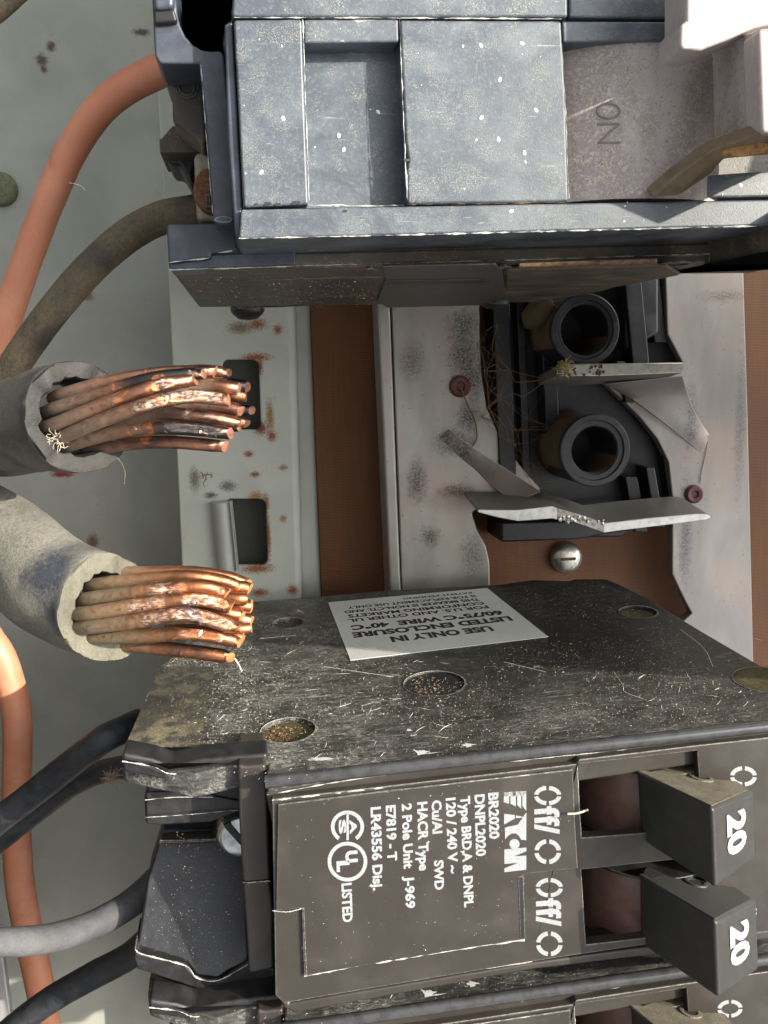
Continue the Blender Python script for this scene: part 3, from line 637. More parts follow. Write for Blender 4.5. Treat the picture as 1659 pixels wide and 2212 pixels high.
def specks(fr, plane, w, poly, n, size, mat, par, name='dust', elong=1.5, sgn=1, seed=1, dens=None):
    """small grains and fibres lying on a plane of the frame, real little solids"""
    rnd = random.Random(seed); bm = NB()
    pts = [fr.on(x, y, w, plane) for x, y in poly]; ia, ib = [i for i in range(3) if i != plane]
    A = [(p[ia], p[ib]) for p in pts]; xa, xb = min(a for a, _ in A), max(a for a, _ in A); ya, yb = min(b for _, b in A), max(b for _, b in A)
    def inside(x, y):
        c = False; j = len(A) - 1
        for i in range(len(A)):
            if (A[i][1] > y) != (A[j][1] > y) and x < (A[j][0] - A[i][0]) * (y - A[i][1]) / (A[j][1] - A[i][1]) + A[i][0]: c = not c
            j = i
        return c
    k_ = 0; tries = 0
    while k_ < n and tries < n * 12:
        tries += 1; x, y = rnd.uniform(xa, xb), rnd.uniform(ya, yb)
        if not inside(x, y): continue
        if dens and rnd.random() > dens(x, y): continue
        s_ = rnd.uniform(*size) * (1 if rnd.random() < .93 else 1.8); a = rnd.uniform(0, 6.28); e = s_ * rnd.uniform(1, elong)
        c_, d_ = math.cos(a), math.sin(a); V = []
        for (u, v, h) in ((-e, 0, 0), (0, -s_ * .5, 0), (e, 0, 0), (0, s_ * .5, 0), (0, 0, s_ * .7)):
            q = [0, 0, 0]; q[ia] = x + u * c_ - v * d_; q[ib] = y + u * d_ + v * c_; q[plane] = w + sgn * (h + .005); V.append(bm.verts.new(q))
        for f in ((0, 1, 4), (1, 2, 4), (2, 3, 4), (3, 0, 4)): bm.faces.new([V[i] for i in f])
        k_ += 1
    return build(name, bm, mat, par, kind='stuff')

# ------------------------------------------------------------------ upper breaker
fu = Frame((P(900, 300, 4).x, P(900, 300, 4).y, -58))
def UW(z): return z + 58
ub = thing('circuit_breaker', 'large weathered blue grey breaker at the top with a mottled handle', 'circuit breaker', fu, 'circuit breakers')
ZF, ZS = UW(4), UW(-7)
bm = NB()   # body: side outline traced on its lower face, thickness upwards
va = fu.on(900, 577, ZS); v0 = va.y
rear = [(365, 603), (430, 668), (482, 686), (540, 690), (830, 667), (1060, 662), (1150, 655), (1300, 630), (1430, 592), (1659, 545), (1760, 530), (2300, 505)]
body = [fu.on(x, y, v0, 1) for x, y in rear]
L0 = fu.on(364, 583, ZS)
out = [Vector((L0.x, 0, ZS))] + [Vector((max(p.x, L0.x), 0, max(p.z, .4))) for p in body] + [Vector((body[-1].x + 6, 0, ZS))]
# lower slab of the outline; the block above extends out of view to block sun
prism(bm, [Vector((p.x, v0, p.z)) for p in out], [Vector((p.x, v0 + 4.4, p.z)) for p in out])
xb = fu.on(536, 500, ZS).x; xe = out[-1].x
prism(bm, [(xb, v0 + 4.3, ZS - .2), (xb, v0 + 4.3, 2.6), (xe, v0 + 4.3, 2.6), (xe, v0 + 4.3, ZS - .2)], [(xb, v0 + 130, ZS - .2), (xb, v0 + 130, 2.6), (xe, v0 + 130, 2.6), (xe, v0 + 130, ZS - .2)])
build('body', bm, M['under'], ub, bevel=.5, seg=3)
# front shoulder lit strip at left (step line)
bm = NB(); slab(bm, fu, [(361, 484), (508, 480), (514, 541), (455, 546), (452, 556), (364, 566)], ZS + 1.0, ZS - 6); build('terminal_shroud', bm, M['sgrey'], ub, bevel=.35)
bm = NB(); slab(bm, fu, [(365, 568), (452, 558), (455, 548), (640, 542), (640, 572), (366, 584)], ZS + .25, ZS - 5); build('shoulder', bm, M['sgrey'], ub, bevel=.3)
bm = NB(); slab(bm, fu, [(455, 548), (2300, 505), (2300, 535), (455, 581)], ZS + .15, ZS - 5); build('shoulder', bm, M['under'], ub, bevel=.4)
# recess outline, lips and ribs on the underside
def line3(bm, fr, pix, plane, w, r=.22):
    pts = [fr.on(x, y, w, plane) for x, y in pix]; tube(bm, pts, r, 6)
bm = NB(); line3(bm, fu, [(500, 606), (485, 612), (482, 618), (500, 650), (515, 665), (600, 662), (745, 655)], 1, v0, .16); line3(bm, fu, [(500, 606), (560, 603), (830, 597)], 1, v0, .16); build('moulded_outline', bm, M['black'], ub)
bm = NB(); sideslab(bm, fu, [(826, 572), (1070, 566), (1085, 580), (1090, 612), (1065, 640), (1062, 655), (835, 661), (815, 645), (832, 600)], v0 - .05, v0 - .35); build('rib_panel', bm, M['ridge'], ub, bevel=.4)
bm = NB(); sideslab(bm, fu, [(835, 604), (1040, 601), (1060, 605), (1040, 609), (835, 612)], v0 - .3, v0 - .55); build('ridge', bm, M['black'], ub, bevel=.2)
bm = NB(); sideslab(bm, fu, [(1095, 575), (1440, 566), (1470, 585), (1330, 612), (1095, 622)], v0 - .05, v0 - .6); build('side_panel', bm, M['under'], ub, bevel=.3)
bm = NB(); sideslab(bm, fu, [(1120, 568), (1420, 558), (1420, 563), (1120, 574)], v0 - .5, v0 - 1.0); build('rust_seam', bm, M['seam'], ub, bevel=.2)
bm = NB(); q = fu.on(535, 672, v0, 1); lathe(bm, [(0, 1.6), (1.6, 1.4), (2.6, .6), (3, 0), (3, -1), (0, -1)], 16, q, (0, -1, 0)); build('foot', bm, M['black'], ub, smooth=40)
bm = NB(); q = fu.on(1070, 652, v0, 1); lathe(bm, [(0, 1.2), (1.6, 1.1), (2.4, .5), (2.5, 0), (2.5, -1), (0, -1)], 16, q, (0, -1, 0)); build('foot', bm, M['black'], ub, smooth=40)
for px, py, r1 in ((690, 648, .5), (800, 576, .5), (1087, 573, 1.0), (1460, 566, 2.2)):
    bm = NB(); q = fu.on(px, py, v0, 1); lathe(bm, [(r1, 0), (r1, .3), (r1 * .7, .32), (r1 * .7, .02), (0, .02)], 14, q, (0, -1, 0)); build('boss', bm, M['black'], ub, smooth=40)
# cover pieces on the front
def cov(name, pix, z1, z2, mat, bev=.35, **k): 
    bm = NB(); slab(bm, fu, pix, UW(z1), UW(z2)); return build(name, bm, mat, ub, bevel=bev, **k)
cov('side_bar', [(520, 452), (2200, 421), (2200, 474), (516, 516)], 4, -7, M['front'], .25)
cov('end_bar', [(484, 52), (503, 40), (524, 449), (520, 516), (508, 512), (492, 300)], 3.2, -7, M['sgrey'], .5)
cov('face_panel', [(504, 42), (653, 40), (656, 160), (667, 442), (526, 448)], 4, -7, M['front'], .3)
cov('top_strip', [(655, 41), (861, 40), (862, 91), (656, 93)], 3.8, -7, M['front'], .25)
cov('recess_floor', [(650, 85), (870, 82), (888, 447), (662, 450)], .9, -7, M['front'], .1)
cov('face_panel', [(863, 42), (1213, 44), (1222, 200), (1229, 436), (880, 441), (879, 370), (882, 345), (876, 300)], 4, -7, M['front'], .3)
cov('top_strip', [(1214, 45), (1480, 46), (1480, 88), (1216, 92)], 3.7, -7, M['front'], .25)
cov('seam_strip', [(508, -90), (1227, -90), (1227, 37), (640, 36), (520, 37), (500, 35)], 4.1, -7, M['front'], .3)
cov('dark_strip', [(1229, -90), (1500, -90), (1500, 42), (1229, 38)], 3.4, -7, M['front'], .3)
cov('seam_floor', [(500, 20), (1500, 20), (1500, 60), (500, 60)], 2.5, -7, M['black'], .1)
cov('face_panel', [(1500, 380), (2200, 330), (2200, 417), (1500, 428)], 2.0, -7, M['front'], .3)
# left end: terminal openings
NU = 28
def hole_pts(cx, cy, r, a0, a1, n=16): return [(cx + r * math.cos(math.radians(a0 + (a1 - a0) * i / n)), cy + r * math.sin(math.radians(a0 + (a1 - a0) * i / n))) for i in range(n + 1)]
arcp = [(380, 0), (382, 25), (388, 52), (400, 78), (418, 97), (436, 107), (455, 110), (476, 109)]
cov('terminal_cover', [(326, -60), (380, -60)] + arcp + [(484, 118), (500, 300), (508, 478), (462, 476), (452, 380), (443, 240), (437, 205), (432, 138), (345, 137), (335, 120), (331, 60)], 0, -7, M['sgrey'], .4)
cov('terminal_cover', [(512, -90), (512, 25), (497, 45), (485, 60), (480, 100), (498, 112), (512, 60), (530, -90)], 1.5, -7, M['sgrey'], .4)
cov('groove', [(330, 22), (376, 18), (384, 46), (332, 50)], .9, -1, M['black'], .3)
cov('clip_end', [(330, -60), (374, -60), (376, 18), (331, 20)], 1.2, -2, M['sgrey'], .5)
bm = NB(); pk = [(366, -120), (366, 20), (378, 66), (400, 92), (428, 112), (478, 116), (520, 112), (530, -120)]
f1 = [fu.on(x, y, UW(-1.2)) for x, y in pk]; b1 = [Vector((p.x, p.y, UW(-42))) for p in f1]
V1 = [bm.verts.new(p) for p in f1]; V2 = [bm.verts.new(p) for p in b1]
for i in range(len(V1)): j = (i + 1) % len(V1); bm.faces.new((V1[i], V1[j], V2[j], V2[i]))
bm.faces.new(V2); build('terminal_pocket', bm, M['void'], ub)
cov('pocket_wall', [(346, 137), (440, 137), (448, 300), (440, 330), (425, 300), (400, 285), (372, 262), (372, 200), (358, 180)], -7.2, -14, M['under'], .6, seg=3)
bm = NB(); q = fu.on(403, 189, UW(-7.1)); lathe(bm, [(1.2, -.3), (1.2, .12), (.8, .2), (.6, -.2), (0, -.25)], 16, q); build('pin_hole', bm, M['black'], ub, smooth=40)
cov('hook', [(348, 300), (372, 272), (405, 268), (424, 285), (430, 328), (345, 330), (344, 298)], -16, -26, M['under'], .8, seg=3)
cov('hook', [(344, 300), (428, 297), (430, 332), (418, 372), (420, 420), (388, 356), (365, 355), (350, 325)], -20, -30, M['black'], .5)
bm = NB(); slab(bm, fu, [(418, 330), (470, 322), (475, 480), (425, 480)], UW(-10), UW(-24)); build('lug', bm, make_plain('corroded_lug', (.33, .30, .22), .6, .3, .4, 2), ub, bevel=.6)
bm = NB(); q = fu.on(458, 414, UW(-9.8)); lathe(bm, [(0, .3), (1.2, .5), (1.9, .35), (2.1, 0), (2.1, -1), (0, -1)], 20, q)
[setattr(v, 'co', Vector((v.co.x, q.y + (v.co.y - q.y) * 1.25, v.co.z))) for v in bm.verts]; sw = build('lug_screw', bm, M['rust'], ub, smooth=40)
bm = NB(); q = fu.on(449, 430, UW(-8.7)); box(bm, (q.x - .25, q.y - .9, q.z - .8), (q.x + .25, q.y + .5, q.z + .02)); build('screw_slot', bm, M['black'], ub)
bm = NB(); q = fu.on(483, 475, UW(-.0)); lathe(bm, [(0, .3), (.9, .25), (1.05, 0), (1.05, -.5), (0, -.5)], 18, q)
[setattr(v, 'co', Vector((v.co.x, q.y + (v.co.y - q.y) * .35, v.co.z))) for v in bm.verts]; build('button', bm, M['sgrey'], ub, smooth=40)
# mottled handle drum and lever
bm = NB(); a = fu.on(1222, 300, UW(2)); b = fu.on(1562, 300, UW(2)); c0 = fu.on(1300, 97, UW(2)); c1 = fu.on(1300, 434, UW(2))
xm = (a.x + b.x) / 2; hw = (b.x - a.x) / 2 + .4; arcs = []
for i in range(25):
    t_ = -1 + 2 * i / 24; arcs.append((xm + hw * t_, UW(-1.2 + 4.6 * math.sqrt(max(0, 1 - (t_ * .93) ** 2)))))
arcs += [(xm + hw, UW(-7)), (xm - hw, UW(-7))]
prism(bm, [Vector((x, c0.y, z)) for x, z in arcs], [Vector((x, c1.y, z)) for x, z in arcs])
drum = build('handle_drum', bm, M['drumu'], ub, smooth=35)
bm = NB()   # ON, moulded in the drum
q = [(1297, 222), (1297, 285)]
for i in range(28):
    a1_, a2_ = 2 * math.pi * i / 28, 2 * math.pi * (i + 1) / 28
def onarc(x, y):
    p_ = fu.on(x, y, UW(3)); t_ = (p_.x - xm) / hw; zz = UW(-1.2 + 4.6 * math.sqrt(max(0, 1 - (t_ * .93) ** 2)))
    p_ = fu.on(x, y, zz); t_ = (p_.x - xm) / hw; zz = UW(-1.2 + 4.6 * math.sqrt(max(0, 1 - (t_ * .93) ** 2))); return fu.on(x, y, zz + .02)
pts = [onarc(1314 + 24 * math.cos(2 * math.pi * i / 24), 240 + 16 * math.sin(2 * math.pi * i / 24)) for i in range(25)]
tube(bm, pts, .13, 5); tube(bm, [onarc(x, 268) for x in (1292, 1314, 1338)], .13, 5); tube(bm, [onarc(x, y) for x, y in ((1338, 268), (1315, 287), (1294, 308))], .13, 5); tube(bm, [onarc(x, 308) for x in (1294, 1316, 1340)], .13, 5)
build('moulded_lettering', bm, make_plain('shadowy_lettering', (.22, .185, .175), .6), ub, smooth=60)
bm = NB()   # lever left face and tip
HT = 15
Lf = [fu.on(1536, 100, UW(2)), fu.on(1541, 324, UW(5)), fu.on(1645, 284, UW(HT)), fu.on(1637, 62, UW(HT))]
gx = 60.5 - fu.o.x; Rt = [Vector((p.x + 12, p.y, p.z)) for p in Lf[:2]] + [Vector((gx, 21.5 - fu.o.y, UW(20))), Vector((gx, 30.5 - fu.o.y, UW(20)))]
prism(bm, Lf, Rt)
build('handle_lever', bm, M['drumu'], ub, bevel=.4)
bm = NB()   # flared foot of the lever, seen from below
f1 = [fu.on(x, y, UW(z)) for x, y, z in ((1404, 427, 5.0), (1470, 372, 8), (1541, 322, 11), (1645, 286, HT), (1720, 286, HT), (1720, 330, 12), (1565, 345, 10.5), (1536, 372, 9.5), (1469, 423, 6.0))]
bk = [Vector((p.x, p.y + 1.2, p.z - 1.5)) for p in f1]
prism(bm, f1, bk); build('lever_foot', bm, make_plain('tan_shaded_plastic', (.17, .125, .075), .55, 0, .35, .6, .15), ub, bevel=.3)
bm = NB(); q0_ = fu.on(1612, 318, UW(12.2)); lathe(bm, [(0, .25), (2.0, .25), (2.2, 0)], 24, (0, 0, 0)); 
for v in bm.verts: v.co = Vector((q0_.x + v.co.x * 1.0, q0_.y + v.co.y * .28 - .3, q0_.z + v.co.z + v.co.x * .5 + .2))
build('rivet_end', bm, M['orange'], ub)
bm = NB(); f1 = [fu.on(x, y, UW(12)) for x, y in ((1484, -160), (1483, 45), (1470, 53), (1469, 101), (1478, 107), (1516, 108), (1575, 85), (1632, 60), (1760, 30), (1760, -160))]
prism(bm, f1, [Vector((p.x, p.y, p.z - 5)) for p in f1]); build('handle_tie', bm, M['beige'], ub, bevel=.5, seg=3)
bm = NB(); f1 = [fu.on(x, y, UW(HT + .3)) for x, y in ((1638, 63), (1720, 62), (1720, 290), (1646, 286))]
prism(bm, f1, [Vector((p.x, p.y, p.z - 3)) for p in f1]); build('handle_tip', bm, M['beige'], ub, bevel=.4)
def uworn(pix, wv, r=.14, seed=0, mat='worn', plane=2):
    pts = [];
    for (a, b) in zip(pix, pix[1:]):
        A_, B_ = fu.on(*a, wv, plane), fu.on(*b, wv, plane); n_ = max(8, int((A_ - B_).length * 3)); pts += [A_.lerp(B_, i / n_) for i in range(n_)]
    bm = NB(); tube(bm, pts, r, 6, cap=False, fn=lambda t, a, p, d: max(.04, .30 + 1.1 * noise.noise(p * .9 + Vector((seed, 0, 0))) + .6 * noise.noise(p * 6))); build('worn_edge', bm, M[mat], ub, kind='stuff')
M['wornb'] = make_plain('chalky_edge', (.42, .43, .40), .8, 0, .35, 3, .4)
uworn([(516, 515), (900, 507), (1640, 488)], ZF - .1, .13, 1, 'wornb'); uworn([(654, 42), (658, 160), (668, 440)], ZF - .1, .10, 2, 'wornb'); uworn([(863, 42), (869, 200), (880, 438)], ZF - .1, .14, 3, 'wornb'); uworn([(505, 38), (900, 39), (1220, 41)], ZF - .1, .10, 4, 'wornb')
uworn([(1214, 95), (1222, 250), (1229, 436)], ZF - .15, .07, 5, 'wornb'); uworn([(668, 443), (800, 445), (880, 443)], ZF - .9, .12, 6, 'wornb'); uworn([(365, 567), (452, 557), (456, 547), (508, 541)], ZS + .95, .13, 7, 'wornb'); uworn([(434, 140), (446, 300), (460, 470)], UW(0) - .05, .07, 8, 'wornb'); uworn([(880, 442), (1050, 440), (1229, 437)], ZF - .15, .10, 9, 'seam')
uworn([(366, 583), (640, 575)], ZS + .2, .14, 10, 'worn'); uworn([(640, 574), (1100, 562), (1600, 546)], ZS + .1, .10, 11, 'worn')
# specks of white paint and chips on the front
rnd = random.Random(3)
bm = NB()
for px, py in ((608, 99), (560, 85), (612, 256), (527, 228), (565, 372), (530, 375), (732, 293), (743, 323), (680, 318), (800, 236), (817, 242), (822, 430), (903, 115), (910, 184), (1000, 100), (1039, 98), (1080, 172), (1128, 94), (1128, 117), (1167, 123), (1040, 254), (1158, 238), (1029, 302), (1077, 301), (1133, 330), (1135, 350), (1212, 332), (1003, 408), (1350, 445), (1355, 437), (1440, 447), (1348, 478), (1390, 476), (1105, 456), (735, 2 + 60), (1060, 6), (1600, 400), (1570, 380), (1610, 365), (1560, 420), (1645, 415), (1560, 460), (1600, 450)):
    q = fu.on(px, py, ZF); r1 = rnd.choice((.05, .07, .10, .17)); rec = 655 < px < 870 and py > 95
    z = UW(.9) if rec else (UW(2.0) if px > 1536 and py < 430 else ZF)
    q = fu.on(px, py, z); a = rnd.uniform(0, 3); m = Matrix.Rotation(a, 3, 'Z')
    for r_i, h_ in ((1, .01), ):
        pts = [m @ Vector((r1 * 1.5 * math.cos(t), r1 * math.sin(t), 0)) for t in [i * math.pi / 5 for i in range(10)]]
        vs = [bm.verts.new(q + p_ + Vector((0, 0, .01))) for p_ in pts]; cc = bm.verts.new(q + Vector((0, 0, .08)))
        for i in range(10): bm.faces.new((vs[i], vs[(i + 1) % 10], cc))
build('paint_specks', bm, M['dust2'], ub, kind='stuff')
bm = NB()
for x, y, s_ in ((553, 441, 5), (578, 440, 9), (600, 441, 8), (640, 438, 10), (880, 345, 7), (1225, 432, 4), (745, 456, 6)):
    pts = [fu.on(x + s_ * math.cos(t) * rnd.uniform(.7, 1.3), y + .5 * s_ * math.sin(t) * rnd.uniform(.6, 1.3), ZF + .03) for t in [i * math.pi / 4 for i in range(8)]]
    flat(bm, pts)
build('chip', bm, M['black'], ub)
specks(fu, 1, v0, [(380, 600), (830, 590), (1400, 570), (1300, 620), (840, 655), (520, 680)], 900, (.05, .11), M['dust'], ub, sgn=-1, seed=5)

# ------------------------------------------------------------------ lower breaker (slightly tilted in its seat)
W0 = Frame()
pa, pb = W0.on(580, 1727, 0), W0.on(1244, 1651, 0)
exl = (pb - pa).normalized()
TILT = math.radians(4.5)
ezl = Vector((0, -math.sin(TILT), math.cos(TILT)))
fl = Frame(P(900, 1700, 0), exl, ezl)
def S(px, py, v): return fl.on(px, py, v, 1)
ZR = -1.2                                        # level of the ridge between side and front
vL = fl.on(829, 1650, ZR).y                      # side face plane
# shared builders so that the neighbour below can reuse them
def lower_breaker(label):
    root = thing('circuit_breaker', label, 'circuit breaker', fl, 'circuit breakers'); R_ = root
    def cov(name, pix, z1, z2, mat, bev=.3, seg=2, par=None, at=None):
        bm = NB(); slab(bm, fl, pix, z1, z2, at); return build(name, bm, mat, par or R_, bevel=bev, seg=seg)
    # casing: the side face traced on its plane, one pole thick
    out = [(575, 1696), (829, 1652), (1659, 1557), (1800, 1538), (1800, 1520), (1659, 1446), (1520, 1365), (1400, 1292), (1338, 1262), (1310, 1250), (1240, 1250), (1230, 1254), (1150, 1252), (1080, 1262), (830, 1275), (700, 1287), (545, 1299), (480, 1330), (345, 1438), (268, 1612), (262, 1640), (415, 1672), (512, 1650), (578, 1650)]
    pts = [S(x, y, vL) for x, y in out]
    front = [Vector((p.x, vL, min(p.z, ZR))) for p in pts]
    # lug end is cut back to the hook depth
    bm = NB(); hl = []
    for px, py, rr in ((622, 1577, 3.5), (938, 1476, 4.3), (1378, 1322, 3.1), (622, 1345, 2.7)):
        q = S(px, py, vL); hl.append([(q.x + rr * math.cos(2 * math.pi * i / 40), q.z + rr * math.sin(2 * math.pi * i / 40)) for i in range(40)])
    holed(bm, [(p.x, p.z) for p in front], hl, vL, vL - 3.2)
    for v in bm.verts: v.co = Vector((v.co.x, v.co.z, v.co.y))
    side = build('side_wall', bm, [M['bside']], R_, bevel=.38, seg=3, bang=50)
    bm = NB(); tube(bm, [S(x, y, vL) + Vector((0, -.62, ZR - S(x, y, vL).z + .02)) for x, y in ((572, 1697), (829, 1653), (1250, 1604), (1659, 1558), (1800, 1540))], .78, 14); build('ridge_bead', bm, M['glossy'], R_, smooth=60)
    bm = NB(); xs = [p for p in pts if p.x > S(545, 1299, vL).x]
    inn = [(575, 1696), (829, 1652), (1659, 1557), (1800, 1538), (1800, 1520), (1659, 1446), (1400, 1292), (1310, 1250), (1150, 1252), (830, 1275), (545, 1299), (520, 1420), (520, 1650)]
    pi_ = [S(x, y, vL) for x, y in inn]; pi_ = [Vector((p.x, vL - 3.1, min(p.z, -13) if p.z > -20 else p.z + .3)) for p in pi_]
    prism(bm, pi_, [Vector((p.x, vL - 25.2, p.z)) for p in pi_])
    build('body', bm, M['black'], R_, bevel=.4)
    # dusty area on the terminal end of the side
    a = [(345, 1440), (270, 1612), (272, 1622), (425, 1642), (462, 1460), (460, 1440)]
    bm = NB(); q = [S(x, y, vL) for x, y in a]
    prism(bm, [Vector((p.x, vL + .02, p.z)) for p in q], [Vector((p.x, vL - .3, p.z)) for p in q]); build('terminal_side', bm, make_dusty_tan(S(345, 1590, vL)), R_, bevel=0)
    # front shoulder strip and main cover
    cov('shoulder', [(573, 1712), (829, 1668), (1659, 1572), (1800, 1552), (1800, 1640), (1659, 1630), (1244, 1690), (590, 1790)], ZR + .15, -6, M['label'], .35)
    # cover with openings for the handles
    bm = NB()
    co = [(588, 1727), (829, 1699), (1244, 1651), (1252, 1641), (1500, 1611), (1800, 1578), (1800, 1985), (1659, 2013), (1400, 2040), (1150, 2077), (613, 2167), (595, 2150)]
    ho = [[(1247, 1651), (1506, 1622), (1516, 1790), (1256, 1810)], [(1256, 1879), (1522, 1850), (1532, 2010), (1266, 2041)]]
    holed(bm, [tuple(fl.on(x, y, 0).xy) for x, y in co], [[tuple(fl.on(x, y, 0).xy) for x, y in h] for h in ho], 0, -1.4)
    build('front_cover', bm, M['label'], R_, bevel=.55, seg=3)
    cov('label_panel', [(600, 1738), (829, 1709), (1238, 1662), (1244, 1800), (1249, 1876), (1136, 1888), (1129, 1893), (1133, 2029), (658, 2108), (653, 1962), (596, 1968)], .35, -.3, M['label'], .14)
    cov('groove', [(1119, 1895), (1131, 1893), (1135, 2029), (1124, 2030)], .42, -.2, M['black'], .05)
    cov('groove', [(652, 1962), (657, 1961), (663, 2106), (657, 2108)], .42, -.2, M['black'], .05)
    cov('cover_edge', [(588, 1727), (640, 1722), (660, 2105), (1240, 2010), (1250, 2050), (1150, 2077), (613, 2167), (595, 2150)], -1.0, -6.5, M['label'], .55, 3)
    cov('lower_lip', [(600, 2130), (625, 2168), (1150, 2080), (1400, 2045), (1800, 1990), (1800, 2010), (1400, 2066), (1150, 2096), (640, 2190), (612, 2180)], -1.0, -6, M['label'], .5)
    # printing
    def pz(X, Y): return (685.8 + .3638 * X, 1645.8 + .3638 * Y)
    bm = NB(); Wt = .38
    def L(s, x0, y0, x1, y1, cap, off=.04): letter(bm, fl, s, pz(x0, y0), pz(x1, y1), (pz(x0 + cap, y0)[0], pz(x0, y0)[1] - 2), Wt, off)
    L('BR2020', 1016, 185, 1024, 460, 58); L('DNPL2020', 935, 196, 944, 562, 58); L('Type BRD,A & DNPL', 850, 206, 874, 865, 56); L('120 / 240 V ~', 764, 216, 780, 665, 56)
    L('Cu/Al', 680, 230, 686, 428, 56); L('SWD', 694, 586, 698, 762, 54); L('HACR Type', 594, 240, 606, 648, 58); L('2 Pole Unit', 503, 250, 514, 636, 56); L('J-969', 520, 678, 527, 872, 54)
    L('E7819 - T', 408, 260, 418, 590, 56); L('LR43556 Disj.', 318, 270, 332, 765, 58); L('LISTED', 145, 722, 152, 955, 58)
    cx, cy = pz(178, 385); arc(bm, fl, cx, cy, 36, 35, 8, 125, 415, Wt, 28)
    flat(bm, [fl.on(*pz(x, y), Wt) for x, y in ((172, 300), (186, 300), (186, 465), (172, 465))])
    L('S', 128, 345, 130, 430, 40, .05); L('A', 192, 345, 194, 430, 40, .05)
    cx, cy = pz(178, 592); arc(bm, fl, cx, cy, 43, 43, 8, 0, 360, Wt, 40)
    L('U', 170, 530, 172, 600, 66, .06); L('L', 118, 590, 120, 655, 70, .06)
    build('printed_text', bm, M['print_'], R_)
    # maker's mark in block letters
    bm = NB()
    def PG(*p): flat(bm, [fl.on(*pz(x, y), Wt) for x, y in p])
    for x0, x1 in ((1106, 1138), (1146, 1178), (1186, 1210), (1217, 1240)): PG((x0, 180), (x1, 178), (x1, 235 + (x1 - 1106) * .42), (x0, 240 + (x0 - 1106) * .2))
    PG((1106, 180), (1240, 174), (1240, 200), (1106, 206))
    PG((1108, 308), (1172, 316), (1172, 336), (1108, 372)); PG((1178, 318), (1236, 328), (1178, 334))
    PG((1112, 390), (1190, 372), (1240, 300), (1240, 465), (1210, 462), (1196, 440), (1180, 425), (1150, 425), (1130, 440), (1115, 460))
    arc(bm, fl, *pz(1170, 488), 11, 11, 10.9, 0, 360, Wt, 20)
    PG((1110, 520), (1240, 508), (1240, 530), (1170, 560), (1240, 556), (1240, 640), (1110, 655), (1110, 632), (1190, 600), (1110, 605))
    build('maker_mark', bm, M['print_'], R_)
    for dy, x0, w_ in ((0, 1287, .37), (547, 1297, .02)):
        Wt = w_ if dy == 0 else .03
        Wt = .38 if dy == 0 else .02; bm = NB()
        ring4(bm, fl, *pz(x0 + 80, 200 + dy), 29.5, 21, 9, Wt, 7); ring4(bm, fl, *pz(x0 + 80, 535 + dy - 2), 29, 27, 9.5, Wt, 8)
        letter(bm, fl, 'ff/', pz(x0 + 6, 268 + dy), pz(x0 + 8, 440 + dy), (pz(x0 + 150, 0)[0], pz(0, 268 + dy)[1] - 4), Wt, .03); build('off_mark', bm, M['print_'], R_)
    for (cx, cy) in ((1606, 1677), (1606, 1969)):
        bm = NB(); ring4(bm, fl, cx, cy, 29, 22, 9, .02, 7); letter(bm, fl, 'n', (cx - 23, cy + 31), (cx - 22, cy + 66), (cx + 14, cy + 29), .02, .03); build('on_mark', bm, M['print_'], R_)
    # handles
    for T_ in (dict(b0=(1374, 1664), b1=(1383, 1815), TL=(1539, 1745), TR=(1629, 1709), BR=(1632, 1856), BL=(1546, 1921), rb=(1508, 1628), hole=(1515, 1682), slot=0, x0=1290, yt=1662, yb=1812),
               dict(b0=(1379, 1888), b1=(1381, 2039), TL=(1546, 1990), TR=(1635, 1944), BR=(1640, 2096), BL=(1552, 2158), rb=(1520, 1868), hole=(1503, 1908), slot=1, x0=1296, yt=1880, yb=2036)):
        bm = NB(); wb = -1.1
        F1 = [fl.on(*T_['b0'], wb), fl.on(*T_['b1'], wb), fl.on(*T_['BL'], 11), fl.on(*T_['TL'], 11)]
        F2 = [Vector((F1[0].x + 11, F1[0].y, wb - 1)), Vector((F1[1].x + 11, F1[1].y, wb - 1)), fl.on(*T_['BR'], 3.5), fl.on(*T_['TR'], 3.5)]
        nrm = (F2[3] - F1[3]).cross(F1[0] - F1[3]).normalized(); c_ = fl.loc(CAM); d_ = fl.R @ ray(*T_['rb']); F2[0] = c_ + d_ * ((F1[3] - c_).dot(nrm) / d_.dot(nrm)); F2[1] = Vector((F2[0].x, F1[1].y, F2[0].z))
        V = [bm.verts.new(p) for p in F1 + F2]
        for f in ((0, 1, 2, 3), (4, 5, 6, 7), (0, 1, 5, 4), (3, 2, 6, 7), (0, 3, 7, 4), (1, 2, 6, 5)): bm.faces.new([V[i] for i in f])
        h = build('handle', bm, M['handle'], R_, bevel=.55, seg=3)
        # dusty upper face with a pin hole
        nrm = (F2[3] - F1[3]).cross(F1[0] - F1[3]).normalized(); nrm = nrm if nrm.y > 0 else -nrm
        cc = (F1[3] + F2[3] + F1[0] + F2[0]) / 4
        quad = [F1[3] * .93 + cc * .07, F2[3] * .9 + cc * .1, F2[0] * .98 + cc * .02, F1[0] * .98 + cc * .02]
        bm = NB(); prism(bm, [p + nrm * .03 for p in quad], [p - nrm * .2 for p in quad]); build('handle_top', bm, M['tan2'] if T_['slot'] == 0 else M['handle2'], h, bevel=.02)
        def tp(px, py):
            c_ = fl.loc(CAM); d_ = fl.R @ ray(px, py); return c_ + d_ * ((F1[3] - c_).dot(nrm) / d_.dot(nrm))
        hc = tp(*T_['hole'])
        bm = NB(); lathe(bm, [(1.45, -.02), (1.4, .16), (1.0, .18), (.85, .05), (0, .04)], 24, hc + nrm * .04, nrm); pn = build('pin_hole', bm, M['tan2'] if T_['slot'] == 0 else M['handle2'], h, smooth=40)
